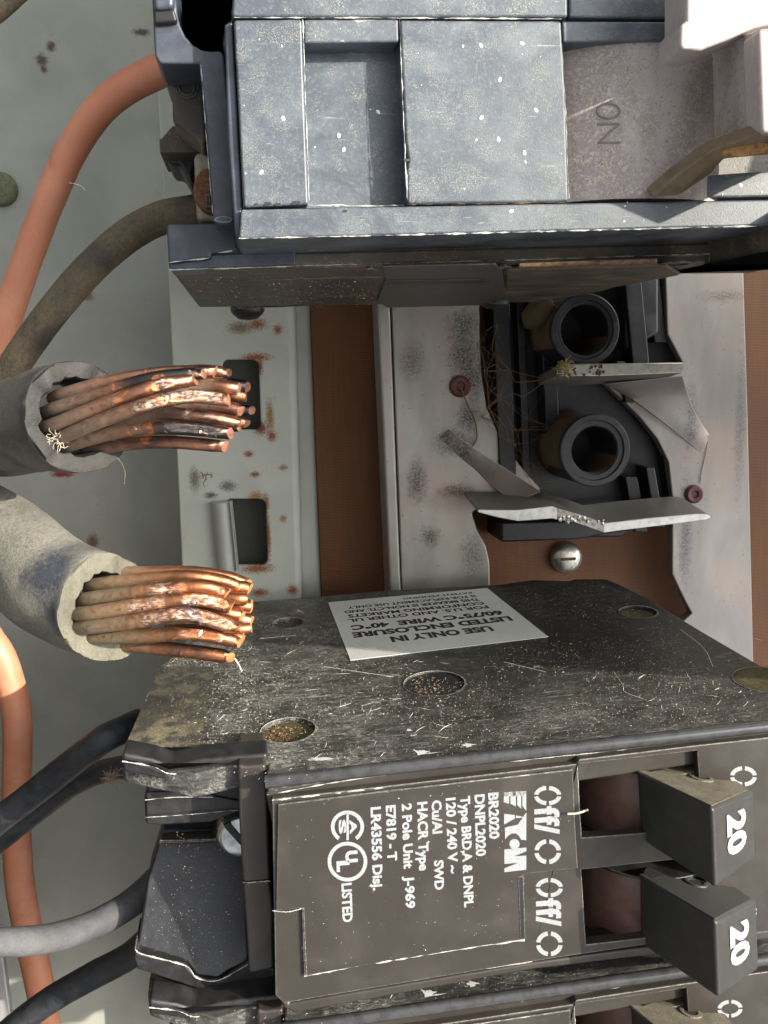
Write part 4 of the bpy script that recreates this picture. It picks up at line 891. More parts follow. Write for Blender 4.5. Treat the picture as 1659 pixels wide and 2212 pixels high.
        bm = NB(); lathe(bm, [(0, .0), (.86, 0), (.86, -.1)], 20, hc + nrm * .12, nrm); build('pin_socket', bm, M['void'], pn)
        ny = T_['b0'][1] - 1664 + (6 if T_['slot'] else 0); nx = T_['b0'][0] - 1374
        bm = NB(); ntc = [tp(x + nx, y + ny) for x, y in ((1385, 1655), (1400, 1632), (1470, 1622), (1490, 1640), (1472, 1652), (1452, 1668), (1432, 1664), (1405, 1668))]
        prism(bm, [p + nrm * .06 for p in ntc], [p - nrm * .4 for p in ntc]); build('notch_shade', bm, M['void'], h)  # thin black insert; the shade of the notch is its colour
        bm = NB(); ex_ = (F2[3] - F1[3]).normalized()
        tl, tr, br, bl = F1[3], F2[3], F2[2], F1[2]; fn_ = (tr - tl).cross(bl - tl).normalized(); fn_ = fn_ if fn_.z > 0 else -fn_
        me = glyphs('20', .05); xs = [v.co.x for v in me.vertices]; x0_, x1_ = min(xs), max(xs)
        dn = (bl - tl); rt = (tr - tl)
        tw = br - bl - tr + tl
        uvs = [((.16 + .56 * (v.co.x - x0_) / (x1_ - x0_)), (.32 + .42 * v.co.y / .72)) for v in me.vertices]
        nb = [bm.verts.new(tl + fn_ * .12 + dn * a_ + rt * b__ + tw * a_ * b__) for a_, b__ in uvs]
        for p_ in me.polygons:
            try: bm.faces.new([nb[i] for i in p_.vertices])
            except ValueError: pass
        bpy.data.meshes.remove(me); build('rating_number', bm, M['print_'], h)
        # drum
        bm = NB(); A_ = fl.on(T_['x0'], T_['yt'], -5); B_ = fl.on(T_['x0'], T_['yb'], -5)
        xc = fl.on(1400, T_['yt'], -5).x; pr = []
        x_l = A_.x; Rr = 10.0; cxx = x_l + 8.9
        for i in range(25):
            a = math.radians(200 - 220 * i / 24); pr.append((cxx + Rr * math.cos(a), -11.4 + Rr * math.sin(a)))
        pr += [(cxx + 8, -20), (cxx - 8, -20)]
        prism(bm, [Vector((x, A_.y + .2, z)) for x, z in pr], [Vector((x, B_.y - .3, z)) for x, z in pr])
        dr = build('handle_drum', bm, M['drum'], R_, smooth=35)
        bm = NB(); pr2 = [(cxx + (Rr + .55) * math.cos(math.radians(170 - 160 * i / 20)), -11.4 + (Rr + .55) * math.sin(math.radians(170 - 160 * i / 20))) for i in range(21)]
        for yy in (A_.y + .5, B_.y + .2):
            b2 = NB(); prism(b2, [Vector((x, yy, z)) for x, z in pr2], [Vector((x, yy - .45, z)) for x, z in pr2]); build('drum_flange', b2, M['tan2'] if yy > B_.y + 2 and T_['slot'] == 0 else M['black'], dr, bevel=.1)
        bm.free()
        # dark well behind the drum
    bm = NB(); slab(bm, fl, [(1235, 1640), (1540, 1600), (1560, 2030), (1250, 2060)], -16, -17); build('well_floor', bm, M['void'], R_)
    # warning sticker on the side
    sq = [(709, 1302), (1052, 1271), (1184, 1376), (757, 1427)]
    bm = NB(); q = [S(x, y, vL) for x, y in sq]; prism(bm, [Vector((p.x, vL + .09, p.z)) for p in q], [Vector((p.x, vL - .1, p.z)) for p in q]); st = build('sticker', bm, M['sticker'], R_)
    bm = NB(); a0, a1, a2, a3 = [Vector((p.x, vL + .12, p.z)) for p in q]     # a0 back-left, a1 back-right, a2 front-right, a3 front-left
    def tl_(s, r0, u0, u1, hgt, off=.03):
        """line of upside-down text: starts on the right, reads leftwards; r0 row position from the front edge, u measured from the right"""
        me = glyphs(s, off); xs = [v.co.x for v in me.vertices]; x0_, x1_ = min(xs), max(xs)
        def at(u, r): return (a2 * (1 - u) + a3 * u) * (1 - r) + (a1 * (1 - u) + a0 * u) * r
        vs = [bm.verts.new(at(u0 + (u1 - u0) * (v.co.x - x0_) / (x1_ - x0_), r0 - hgt * v.co.y / .72)) for v in me.vertices]
        for p_ in me.polygons:
            try: bm.faces.new([vs[i] for i in p_.vertices])
            except ValueError: pass
        bpy.data.meshes.remove(me)
    def px_row(y): return y
    tl_('USE ONLY IN', .27, .22, .76, .085, .05); tl_('LISTED ENCLOSURE', .40, .07, .94, .08, .05); tl_('60/75°C WIRE  40°C', .52, .08, .93, .075, .05)
    tl_('FOR U.S. AND OTHER UL', .64, .12, .93, .055, .03); tl_('CONFORMING MARKETS', .72, .12, .92, .055, .03); tl_('THIS BREAKER IS NON-CTL AND', .80, .12, .93, .05, .03)
    tl_('IS FOR REPLACEMENT USE ONLY', .875, .12, .90, .048, .02); tl_('PATENT PENDING', .945, .12, .55, .035, .02)
    build('sticker_print', bm, M['print2'], st)
    # sunken rivets on the side
    for px, py, rr, sunk, mt in ((622, 1577, 3.5, 1, 'mossy'), (938, 1476, 4.3, 1, 'bside'), (1378, 1322, 3.1, 1, 'mossy'), (1655, 1468, 4.3, 1, 'mossy'), (622, 1345, 2.7, 0, 'mossy')):
        q = S(px, py, vL); bm = NB()
        dp = .28 if px == 938 else (.62 if px < 1600 else -.05)
        lathe(bm, [(rr + .30, .0), (rr + .22, .07), (rr + .02, .06), (rr - .02, -.3)], 40, (q.x, vL, q.z), (0, 1, 0)); rg = build('rivet_rim', bm, M['bside'], R_, smooth=60)
        bm = NB(); lathe(bm, [(rr - .02, -dp), (rr * .8, -dp + .1), (rr * .76, -dp + .05), (0, -dp + .12)], 30, (q.x, vL, q.z), (0, 1, 0)); build('rivet_head', bm, M[mt] if px != 938 else M['lugblack'], rg, smooth=50)
        if px == 622 and py > 1500 or px == 938:
            bm = NB(); rn = random.Random(px)
            for i in range(40):
                ds = rn.uniform(.25, 1.0); lathe(bm, [(0, .16 * ds), (.26 * ds, .06), (.3 * ds, 0)], 5, (q.x + rn.uniform(-rr, rr * .3) * .7, vL - (.2 if px == 938 else .52), q.z + rn.uniform(-.6, .6) * rr), (rn.uniform(-.4, .4), 1, rn.uniform(-.4, .4)))
            build('debris', bm, M['rust'] if px == 622 else M['seam'], rg, kind='stuff')
    # terminal end, left: hooks, lug cover, screw and end bar
    cov('hook_plate', [(264, 1640), (330, 1655), (365, 1668), (415, 1662), (512, 1648), (580, 1640), (580, 1655), (512, 1690), (450, 1676), (370, 1688), (264, 1667)], -6.0, -11, M['black'], .45, 3, at=-6)
    cov('hook_edge', [(263, 1627), (330, 1640), (366, 1654), (440, 1640), (578, 1628), (578, 1650), (512, 1655), (415, 1665), (366, 1670), (330, 1656), (263, 1643)], -5.0, -9, M['black'], .6, 3, at=-5)
    cov('lug_cover', [(322, 1684), (362, 1690), (440, 1688), (520, 1700), (520, 1755), (455, 1778), (345, 1784), (314, 1782), (311, 1726)], -9, -24, M['black'], .4, 2, at=-9)
    cov('lug_step', [(314, 1712), (440, 1708), (465, 1720), (520, 1730), (520, 1748), (315, 1764)], -8.7, -12, M['black'], .3, 2, at=-8.7)
    bm = NB(); q_ = [fl.on(x, y, -17.5 + 9.0 * ((y - 1788) / 330) ** .8 if y > 1788 else -17.5) for x, y in ((350, 1788), (520, 1788), (530, 1850), (534, 1960), (537, 2075), (500, 2093), (470, 2114), (425, 2108), (403, 2080), (310, 2058), (296, 2044), (306, 1980), (318, 1900), (340, 1830))]
    vs = [bm.verts.new(p) for p in q_]; vb = [bm.verts.new(p + Vector((0, 0, -6))) for p in q_]
    for a_, b_, c_, d_ in ((0, 1, 2, 13), (13, 2, 2, 12), (12, 2, 3, 11), (11, 3, 4, 10)): bm.faces.new([vs[i] for i in dict.fromkeys((a_, b_, c_, d_))])
    bm.faces.new([vs[i] for i in (10, 4, 5, 6, 7, 8, 9)])
    for i in range(len(vs)): j = (i + 1) % len(vs); bm.faces.new((vs[i], vs[j], vb[j], vb[i]))
    bm.faces.new(vb[::-1]); build('terminal_hood', bm, M['lugblack'], R_, bevel=.35)
    cov('hood_groove', [(345, 1816), (470, 1812), (470, 1817), (345, 1822)], -15.2, -18, M['label'], .05, 1, at=-15.2)
    cov('hood_rim', [(290, 2046), (300, 2060), (398, 2082), (420, 2108), (447, 2118), (478, 2117), (505, 2098), (538, 2078), (592, 2093), (592, 2120), (452, 2150), (440, 2142), (330, 2105), (296, 2095), (288, 2070)], -8.6, -15, M['black'], .55, 3, at=-8.6)
    bm = NB(); q = fl.on(522, 1802, -13); lathe(bm, [(0, 1.2), (2.4, 1.1), (3.1, .6), (3.4, -.2), (3.4, -3), (0, -3)], 28, q); scw = build('terminal_screw', bm, M['chrome'], R_, smooth=40)
    bm = NB(); box(bm, (q.x - 3, q.y - .6, q.z + .6), (q.x + 2.4, q.y + .3, q.z + 1.35)); bmesh.ops.rotate(bm, verts=bm.verts, cent=q, matrix=Matrix.Rotation(-1.0, 3, 'Z')); build('screw_slot', bm, M['black'], scw, bevel=.1)
    cov('end_bar', [(513, 1652), (532, 1655), (574, 1652), (577, 1700), (584, 1902), (525, 1908), (521, 1850), (516, 1760)], -3.2, -12, M['label'], .4, 3, at=-3.2)
    cov('end_bar', [(525, 1909), (584, 1903), (590, 1960), (592, 2092), (538, 2104), (534, 2030)], -3.5, -12, M['label'], .4, 3, at=-3.5)
    def worn(pix, wv, r=.14, plane=2, par=None, seed=0, mat='worn'):
        pts = catmull([fl.on(x, y, wv, plane) for x, y in pix], 22) if len(pix) > 2 else [fl.on(*pix[0], wv, plane).lerp(fl.on(*pix[1], wv, plane), i / 60) for i in range(61)]
        bm = NB(); tube(bm, pts, r, 6, cap=False, fn=lambda t, a, p, d: max(.04, .36 + 1.0 * noise.noise(p * .8 + Vector((seed, 0, 0))) + .6 * noise.noise(p * 5))); build('worn_edge', bm, M[mat], par or R_, kind='stuff')
    worn([(576, 1717), (829, 1674), (1245, 1630), (1659, 1588), (1780, 1572)], ZR + .12, .13, seed=1)
    worn([(657, 2109), (860, 2072), (1133, 2030)], .3, .20, seed=2); worn([(614, 2165), (860, 2122), (1150, 2077)], -.1, .12, seed=3); worn([(588, 1729), (700, 1716), (829, 1701)], -.05, .16, seed=4)
    worn([(264, 1644), (330, 1656), (366, 1671), (415, 1667), (512, 1655)], -5.0, .14, seed=5); worn([(588, 1967), (620, 1970), (654, 1962)], .3, .14, seed=6); worn([(654, 1962), (656, 2030), (660, 2108)], .3, .10, seed=7)
    worn([(292, 2052), (310, 2062), (400, 2086), (425, 2112), (470, 2118), (535, 2084)], -8.4, .12, seed=8); worn([(524, 1907), (584, 1903)], -3.2, .12, seed=9); worn([(313, 1728), (380, 1722), (460, 1722)], -8.6, .09, seed=11); worn([(314, 1766), (400, 1760), (515, 1750)], -8.6, .07, seed=12)
    worn([(1247, 1655), (1251, 1730), (1256, 1808)], 0, .07, seed=13); worn([(1236, 1664), (1150, 1673), (1000, 1690), (829, 1712)], .3, .06, seed=14)
    # dust and fibres
    def dz(x, z):
        q_ = noise.noise(Vector((x * .09, z * .09, 3))); return max(.12, min(1, .55 + q_ * 1.3))
    specks(fl, 1, vL, [(268, 1612), (545, 1302), (830, 1279), (1300, 1254), (1659, 1448), (1659, 1550), (829, 1646), (580, 1690)], 8500, (.028, .062), M['dust'], R_, elong=2.2, seed=2, dens=dz)
    specks(fl, 1, vL, [(345, 1440), (270, 1612), (425, 1640), (560, 1660), (600, 1500), (700, 1430), (640, 1320), (545, 1302)], 2000, (.025, .065), M['dust'], R_, elong=3.0, seed=4, dens=lambda x, z: dz(x, z) * max(0, min(1, (S(700, 1480, vL).x - x) / 14)))
    specks(fl, 2, .36, [(600, 1735), (1240, 1660), (1250, 1870), (1130, 2025), (660, 2100)], 170, (.03, .075), M['dust'], R_, seed=9)
    specks(fl, 2, -9, [(350, 1800), (520, 1780), (535, 2070), (430, 2100), (300, 2040)], 320, (.025, .06), M['dust'], R_, seed=10)
    # long pale scratches
    bm = NB(); rn = random.Random(12)
    for i in range(170):
        x, y = (rn.uniform(470, 960), rn.uniform(1330, 1640)) if i < 130 else (rn.uniform(1250, 1640), rn.uniform(1380, 1540))
        q0 = S(x, y, vL)
        if q0.z > ZR - 1.5 or any((q0 - S(hx, hy, vL)).length < hr + 1.6 for hx, hy, hr in ((622, 1577, 3.5), (938, 1476, 4.3), (1655, 1468, 4.3))): continue
        a = rn.gauss(.9, .8) if i < 130 else rn.gauss(2.0, .5); ln = rn.uniform(.6, 2.6) * (2.4 if rn.random() < .07 else 1); cv = rn.uniform(-.4, .4); r = rn.uniform(.012, .032); pth = []
        for k_ in range(6):
            t = k_ / 5 - .5; a2_ = a + cv * t
            pth.append(Vector((q0.x + ln * t * math.cos(a2_), vL + .004, q0.z + ln * t * math.sin(a2_))))
        tube(bm, pth, [.004, r, r, .004], 4, cap=False)
    for pth in (((700, 1440), (780, 1452), (850, 1462)), ((1090, 1430), (1180, 1452)), ((560, 1380), (640, 1372)), ((1325, 1450), (1345, 1480), (1350, 1495), (1390, 1510)), ((1470, 1360), (1520, 1400), (1540, 1440))):
        tube(bm, catmull([S(x, y, vL) + Vector((0, .01, 0)) for x, y in pth], 4), .035, 5, cap=False)
    build('scratches', bm, M['dust2'], R_, kind='stuff')
    # scraped white patches on the ridge
    bm = NB(); rn = random.Random(5)
    for cx, cy, s_ in ((690, 1655, 26), (918, 1628, 24), (1010, 1610, 10), (885, 1578, 6)):
        for i in range(18):
            pz_ = [S(cx + rn.gauss(0, s_ * .5) + s_ * .28 * math.cos(t), min(cy + rn.gauss(0, s_ * .2), 1640) + s_ * .14 * math.sin(t), vL) for t in (0, 1.6, 3, 4.6)]
            if max(p.z for p in pz_) < ZR - 1.0: flat(bm, [p + Vector((0, .015 + .002 * i, 0)) for p in pz_])
    build('scuffs', bm, M['sticker'], R_, kind='stuff')
    return root
lb = lower_breaker('black scuffed breaker with two handles numbered 20 and a white sticker on its side')
# the next breaker below it
def copy_tree(o, parent=None, skip=()):
    if o.name.split('.')[0] in skip: return None
    c = o.copy(); COL.objects.link(c)
    if parent: c.parent = parent; c.matrix_parent_inverse = o.matrix_parent_inverse
    for ch in list(o.children): copy_tree(ch, c, skip)
    return c
nb_ = copy_tree(lb, None, ('sticker', 'printed_text', 'maker_mark'))
nb_['label'] = 'next black breaker at the bottom edge, only its upper ridge showing'
sh = fl.world(fl.on(1577, 2179, 0) - fl.on(1606, 1677, 0)) - fl.o
m = nb_.matrix_world.copy(); m.translation = m.translation + sh * MM; nb_.matrix_world = m

# ------------------------------------------------------------------ wires
def wire(name, label, pix, r, mat, bump=0, cat='wire', group=None, n=20, capmat=None, cut=None):
    pts = [P(x, y, z) for x, y, z in pix]; base = pts[0].copy(); fr = Frame(base)
    both = pix[0][1] > 1250 and pix[0][0] < 0 or pix[0][1] < 0
    pts.append(pts[-1] + (pts[-1] - pts[-2]).normalized() * 32)
    if both: pts.insert(0, pts[0] + (pts[0] - pts[1]).normalized() * 32)
    path = catmull([p - base for p in pts], 9); bm = NB()
    def fn(t, a, p, d):
        return 1 + .02 * noise.noise(p * .35) + .012 * noise.noise(p * 1.4)
    tube(bm, path, r, n, fn=fn); o = build(name, bm, mat, smooth=50, fr=fr); tag(o, label, cat, group); return o
G1 = 'wires entering the breakers from the left'
wire('pink_wire', 'faded pink wire curving up into the top breaker', [(420, 120, -34), (380, 138, -34), (338, 156, -35), (272, 190, -37), (212, 240, -39), (155, 325, -42), (110, 425, -44), (62, 550, -46), (15, 690, -48), (-25, 850, -49), (-60, 1000, -50)], 2.2, M['pink'], group='pink wires')
wire('pink_wire', 'faded pink wire running down the left edge past the black wires', [(-60, 1300, -62), (-30, 1370, -62), (2, 1420, -62), (28, 1500, -62), (38, 1570, -62), (36, 1700, -63), (36, 1800, -64), (42, 1900, -65), (60, 2010, -66), (80, 2100, -66), (95, 2180, -66), (110, 2300, -66)], [2.6, 2.5, 2.6, 2.6], M['pink'], group='pink wires')
wire('black_wire', 'muddy black wire curving into the lug of the top breaker', [(445, 452, -27), (415, 458, -27), (345, 472, -28), (272, 512, -29), (190, 585, -31), (118, 668, -33), (50, 760, -35), (-20, 870, -37), (-70, 960, -38)], 2.15, M['brownwire'], group=G1)
wire('black_wire', 'short end of black wire crossing the upper left corner', [(90, -60, -40), (40, -22, -40), (0, 14, -40), (-60, 60, -40)], 1.6, M['brownwire'], group=G1)
wire('black_wire', 'glossy black wire crossing over the pink wire, upper one behind the hook', [(300, 1560, -31), (275, 1572, -29), (222, 1598, -27), (150, 1652, -29), (80, 1708, -31), (10, 1762, -33), (-60, 1815, -35)], 2.0, M['blackwire'], group=G1)
wire('black_wire', 'thin black wire half hidden beneath the glossy wire, beside a tuft of fluff', [(320, 1650, -34), (262, 1658, -35), (205, 1672, -36), (150, 1700, -38), (90, 1745, -41), (20, 1800, -43), (-80, 1880, -45)], 1.75, M['blackwire'], group=G1)
wire('black_wire', 'grey dusted black wire with a sunlit stretch at the left edge', [(360, 1880, -22), (315, 1925, -21), (262, 1965, -19), (190, 2002, -15), (110, 2026, -10), (40, 2034, -5), (-20, 2036, -2), (-80, 2036, 0)], [2.0, 1.85, 1.65, 1.5], M['greywire'], group=G1)
wire('black_wire', 'lowest black wire rising from the bottom left corner', [(320, 2030, -26), (275, 2068, -27), (205, 2105, -28), (125, 2150, -29), (60, 2195, -30), (0, 2245, -31), (-60, 2300, -32)], 1.95, M['blackwire'], group=G1)
fr = Frame(P(10, 2140, -45)); bm = NB(); slab(bm, fr, [(-60, 2050), (4, 2052), (12, 2110), (28, 2230), (40, 2320), (-60, 2320)], 0, -1.6)
o = build('metal_bracket', bm, M['sil2'], fr=fr, bevel=.3); tag(o, 'strip of grey metal in the bottom left corner', 'bracket')

# ------------------------------------------------------------------ thick stranded cables
def cable(label, spine, rads, face_n, hole, matS, matC, strands, matCu, matCut, rs, cset, seed):
    base = P(*spine[-1]); fr = Frame(base); root = thing('stranded_cable', label, 'cable', fr, 'cut stranded copper cables')
    pts = [P(*s) - base for s in spine]; pts.insert(0, pts[0] + (pts[0] - pts[1]).normalized() * 26); rads = [rads[0]] + list(rads); path = catmull(pts, 9)
    T, N = frames(path); bm = NB(); n = 48; rings = []; L_ = len(path)
    # the sleeve; its last rings are pulled onto the slanted cut plane
    nv = Vector(face_n).normalized()
    for i, p in enumerate(path):
        t = i / (L_ - 1); f = t * (len(rads) - 1); k_ = min(int(f), len(rads) - 2); r = rads[k_] + (rads[k_ + 1] - rads[k_]) * (f - k_)
        B = T[i].cross(N[i]); ring = []
        for j in range(n):
            a = 2 * math.pi * j / n; d = N[i] * math.cos(a) + B * math.sin(a); q = p + d * r * (1 + (.025 + .12 * max(0, t - .66)) * noise.noise((p + d * r) * .18 + Vector((seed, 0, 0))) + .012 * noise.noise((p + d * r) * .9))
            if t > .766:      # shear towards the cut plane
                s_ = (t - .766) / .234; dist = (q - path[-1]).dot(nv) - (p - path[-1]).dot(nv); den = T[-1].dot(nv)
                q = q - T[-1] * (dist / den) * s_ * s_
            ring.append(bm.verts.new(q))
        rings.append(ring)
    ctr = path[-1]
    for sc_, push in ((.985, .12), (.95, .16), (.82, .1), (hole + .03, .05), (hole, -.3), (hole * .97, -3.5)):
        ring = []
        for j in range(n):
            v = rings[L_ - 1][j].co; q = ctr + (v - ctr) * sc_ + nv * push
            q += nv * .75 * noise.noise(v * .45 + Vector((seed, 2, 0))) + (v - ctr).normalized() * (.5 if sc_ < .93 else .15) * noise.noise(v * .9 + Vector((0, 0, sc_ * 3))); q += nv * .2 * noise.noise(q * 1.6)
            if sc_ <= hole + .06: q += (v - ctr).normalized() * .32 * abs(math.sin(j * math.pi / 4.8))
            ring.append(bm.verts.new(q))
        rings.append(ring)
    for i in range(len(rings) - 1):
        for j in range(n):
            f = bm.faces.new((rings[i][j], rings[i][(j + 1) % n], rings[i + 1][(j + 1) % n], rings[i + 1][j]))
            f.material_index = 2 if i >= L_ + 3 else (1 if i >= L_ - 1 else 0)
    bm.faces.new(rings[-1]).material_index = 2; bm.faces.new(rings[0][::-1])
    build('insulation', bm, [matS, matC, M['void']], root, smooth=38)
    rn = random.Random(seed)
    for si, (pix, rr, gouge) in enumerate(strands):
        sp = [P(*q) - base for q in pix]; path = catmull(sp, 12); nn = 18; bm = NB(); lay = None
        lseed = Vector((si * 7.3, seed, 0)); Lp = len(path)
        T, N = frames(path); rg = []; att = []
        for i, p in enumerate(path):
            t = i / (Lp - 1); B = T[i].cross(N[i]); ring = []
            g = 0
            for g0, g1 in gouge: g = max(g, max(0, min(1, (t - g0) / .04)) * max(0, min(1, (g1 - t) / .04)))
            for j in range(nn):
                a = 2 * math.pi * j / nn; d = N[i] * math.cos(a) + B * math.sin(a); r = rs * rr * (1 + .02 * noise.noise(p * .6 + lseed))
                q = p + d * r; up = max(0, d.z * .8 + d.y * .2)
                if g > 0 and up > .25:
                    c_ = noise.noise(Vector((q.x * .9, q.y * 1.4, si * 3.1))); c2 = noise.noise(Vector((q.x * 2.6 + q.y, q.y * 2, si)))
                    q = q - d * rs * g * up * (.16 + .22 * c_ + .14 * c2)
                if t > .93: q = q - d * rs * .10 * ((t - .93) / .07) * (.5 + 1.5 * noise.noise(q * 1.6))
                ring.append(bm.verts.new(q)); att.append((t, g * min(1, up * 2.0), rn.random() * 0 + (si * .37) % 1))
            rg.append(ring)
        for i in range(Lp - 1):
            for j in range(nn): bm.faces.new((rg[i][j], rg[i][(j + 1) % nn], rg[i + 1][(j + 1) % nn], rg[i + 1][j]))
        bm.faces.new(rg[0][::-1])
        # sheared end: the cut slants so that its face looks up and outwards
        k1, k2 = rn.uniform(.5, .95), rn.uniform(-.35, .35)
        for bi, fb_ in ((-1, 1), (-2, .8), (-3, .55)):
            ax_ = (N[bi] * math.cos(k2 * 9) + T[bi].cross(N[bi]) * math.sin(k2 * 9)); pf_ = .42 * fb_ * (.4 + abs(k2) * 1.6)
            for v in rg[bi]:
                v.co -= ax_ * (v.co - path[bi]).dot(ax_) * pf_; dv_ = v.co - path[bi]; v.co -= T[-1] * (dv_.z * k1 + dv_.y * k2) * fb_
        tip = path[-1] + T[-1] * .02; inner = []
        sl_ = Vector((rn.uniform(-.3, .3), rn.uniform(-.3, .3), .5))
        for j in range(nn):
            v = rg[-1][j].co; q = tip + (v - path[-1]) * .93;  inner.append(bm.verts.new(q)); att.append((1, 0, 0))
        cv = bm.verts.new(tip + T[-1] * rn.uniform(-.05, .12)); att.append((1, 0, 0))
        for j in range(nn):
            bm.faces.new((rg[-1][j], rg[-1][(j + 1) % nn], inner[(j + 1) % nn], inner[j])).material_index = 1; bm.faces.new((inner[j], inner[(j + 1) % nn], cv)).material_index = 1
        bm.verts.ensure_lookup_table()
        o = build('strand', bm, [matCu, matCut], root, smooth=45)
        ca = o.data.color_attributes.new('wear', 'FLOAT_COLOR', 'POINT')
        for i, (t, g, s_) in enumerate(att): ca.data[i].color = (t, g, s_, 1)
        # a few peeled flakes
        for g0, g1 in gouge:
            bm = NB(); m_ = int((g1 - g0) * 12) + 1
            for q_ in range(m_):
                t = g0 + (g1 - g0) * rn.random(); i = min(Lp - 2, int(t * (Lp - 1))); B = T[i].cross(N[i]); a = rn.uniform(-.8, .8)
                up = (N[i] * math.cos(a) + B * math.sin(a)); c_ = path[i] + up * rs * rr * .93; sd = T[i].cross(up)
                e1 = (T[i] * rn.uniform(-.4, 1) + sd * rn.uniform(-1, 1)).normalized(); e2 = up.cross(e1); l1 = rn.uniform(.25, .6) * rs; l2 = rn.uniform(.12, .28) * rs; K = 5; A1 = []; A2 = []
                for k_ in range(K):
                    u = (k_ / (K - 1) - .5) * 2; h_ = rs * .12 * (1 - u * u) + rs * .04
                    wv_ = (1 - u * u) ** .5 * l2 + .01
                    A1.append(bm.verts.new(c_ + e1 * l1 * u + e2 * wv_ + up * h_)); A2.append(bm.verts.new(c_ + e1 * l1 * u - e2 * wv_ + up * h_ * .3))
                for k_ in range(K - 1): bm.faces.new((A1[k_], A1[k_ + 1], A2[k_ + 1], A2[k_]))
            build('peeled_flake', bm, M['flake'], o, smooth=60)
    return root
def u5(X, Y, z): return (54.9 + .3307 * X, 757.1 + .3307 * Y, z)
def u6(X, Y, z): return (.3638 * X, 1086.3 + .3638 * Y, z)
Z1 = -12
st1 = [
    ([u5(150, 330, -18), u5(235, 288, -15), u5(450, 225, -13), u5(700, 172, -12), u5(950, 140, -12.5), u5(1240, 140, -14)], 1.0, []),
    ([u5(200, 360, -22), u5(450, 250, -20), u5(800, 175, -16), u5(1100, 130, -16), u5(1330, 142, -17)], .95, []),
    ([u5(120, 410, -16), u5(195, 378, -13), u5(440, 298, -10.5), u5(680, 222, -9.5), u5(900, 172, -9.5), u5(1165, 152, -10)], 1.06, [(.90, .95)]),
    ([u5(110, 510, -15), u5(190, 482, -12), u5(430, 385, -9), u5(680, 292, -7.6), u5(900, 222, -8), u5(1110, 190, -9.5)], 1.06, [(.52, .57), (.72, .86)]),
    ([u5(160, 610, -15), u5(250, 562, -12), u5(480, 465, -8.5), u5(740, 370, -6.6), u5(940, 318, -6.4), u5(1110, 298, -7), u5(1330, 325, -8)], 1.10, [(.47, .98)]),
    ([u5(200, 660, -17), u5(310, 612, -14), u5(600, 535, -10.5), u5(860, 505, -9.3), u5(1100, 515, -9.5), u5(1340, 542, -10.5)], 1.05, [(.5, .53), (.64, .95)]),
    ([u5(330, 700, -20), u5(460, 645, -17), u5(720, 606, -14), u5(980, 600, -13), u5(1305, 628, -13)], 1.05, []),
    ([u5(560, 500, -14), u5(820, 408, -12.5), u5(1020, 415, -11.5), u5(1220, 440, -12), u5(1400, 478, -13)], 1.0, [(.5, .58)]),
    ([u5(560, 560, -15), u5(800, 450, -13.8), u5(1000, 460, -13.5), u5(1200, 480, -14), u5(1395, 500, -15)], .95, []),
    ([u5(800, 300, -15), u5(1150, 235, -13.5), u5(1300, 238, -13), u5(1392, 250, -13.5)], 1.1, []),
    ([u5(800, 300, -18), u5(1150, 230, -17), u5(1340, 225, -16.5), u5(1450, 238, -17)], 1.1, []),
    ([u5(800, 350, -18), u5(1200, 290, -17), u5(1350, 290, -16), u5(1440, 300, -16.5)], 1.1, []),
    ([u5(800, 380, -17), u5(1100, 350, -15), u5(1300, 370, -14.5), u5(1410, 395, -14.5)], 1.1, []),
    ([u5(800, 400, -19), u5(1200, 370, -18), u5(1380, 385, -17), u5(1478, 392, -17)], .9, []),
    ([u5(800, 430, -19), u5(1200, 440, -17), u5(1340, 455, -16), u5(1445, 478, -16.5)], 1.0, [])]
cable('upper cut copper cable fanned into dark tarnished strands in a worn black sleeve', [(-160, 935, -52), (-80, 940, -42), (-10, 935, -34), (60, 918, -26), (120, 905, -20), (172, 902, -14.5)], [5.6, 5.8, 6.0, 6.3, 6.5, 6.7, 6.7], (.62, .06, .78), .67,
      M['ins1'], M['cutins'], st1, M['cu1'], M['cucut'], .76, None, 3)
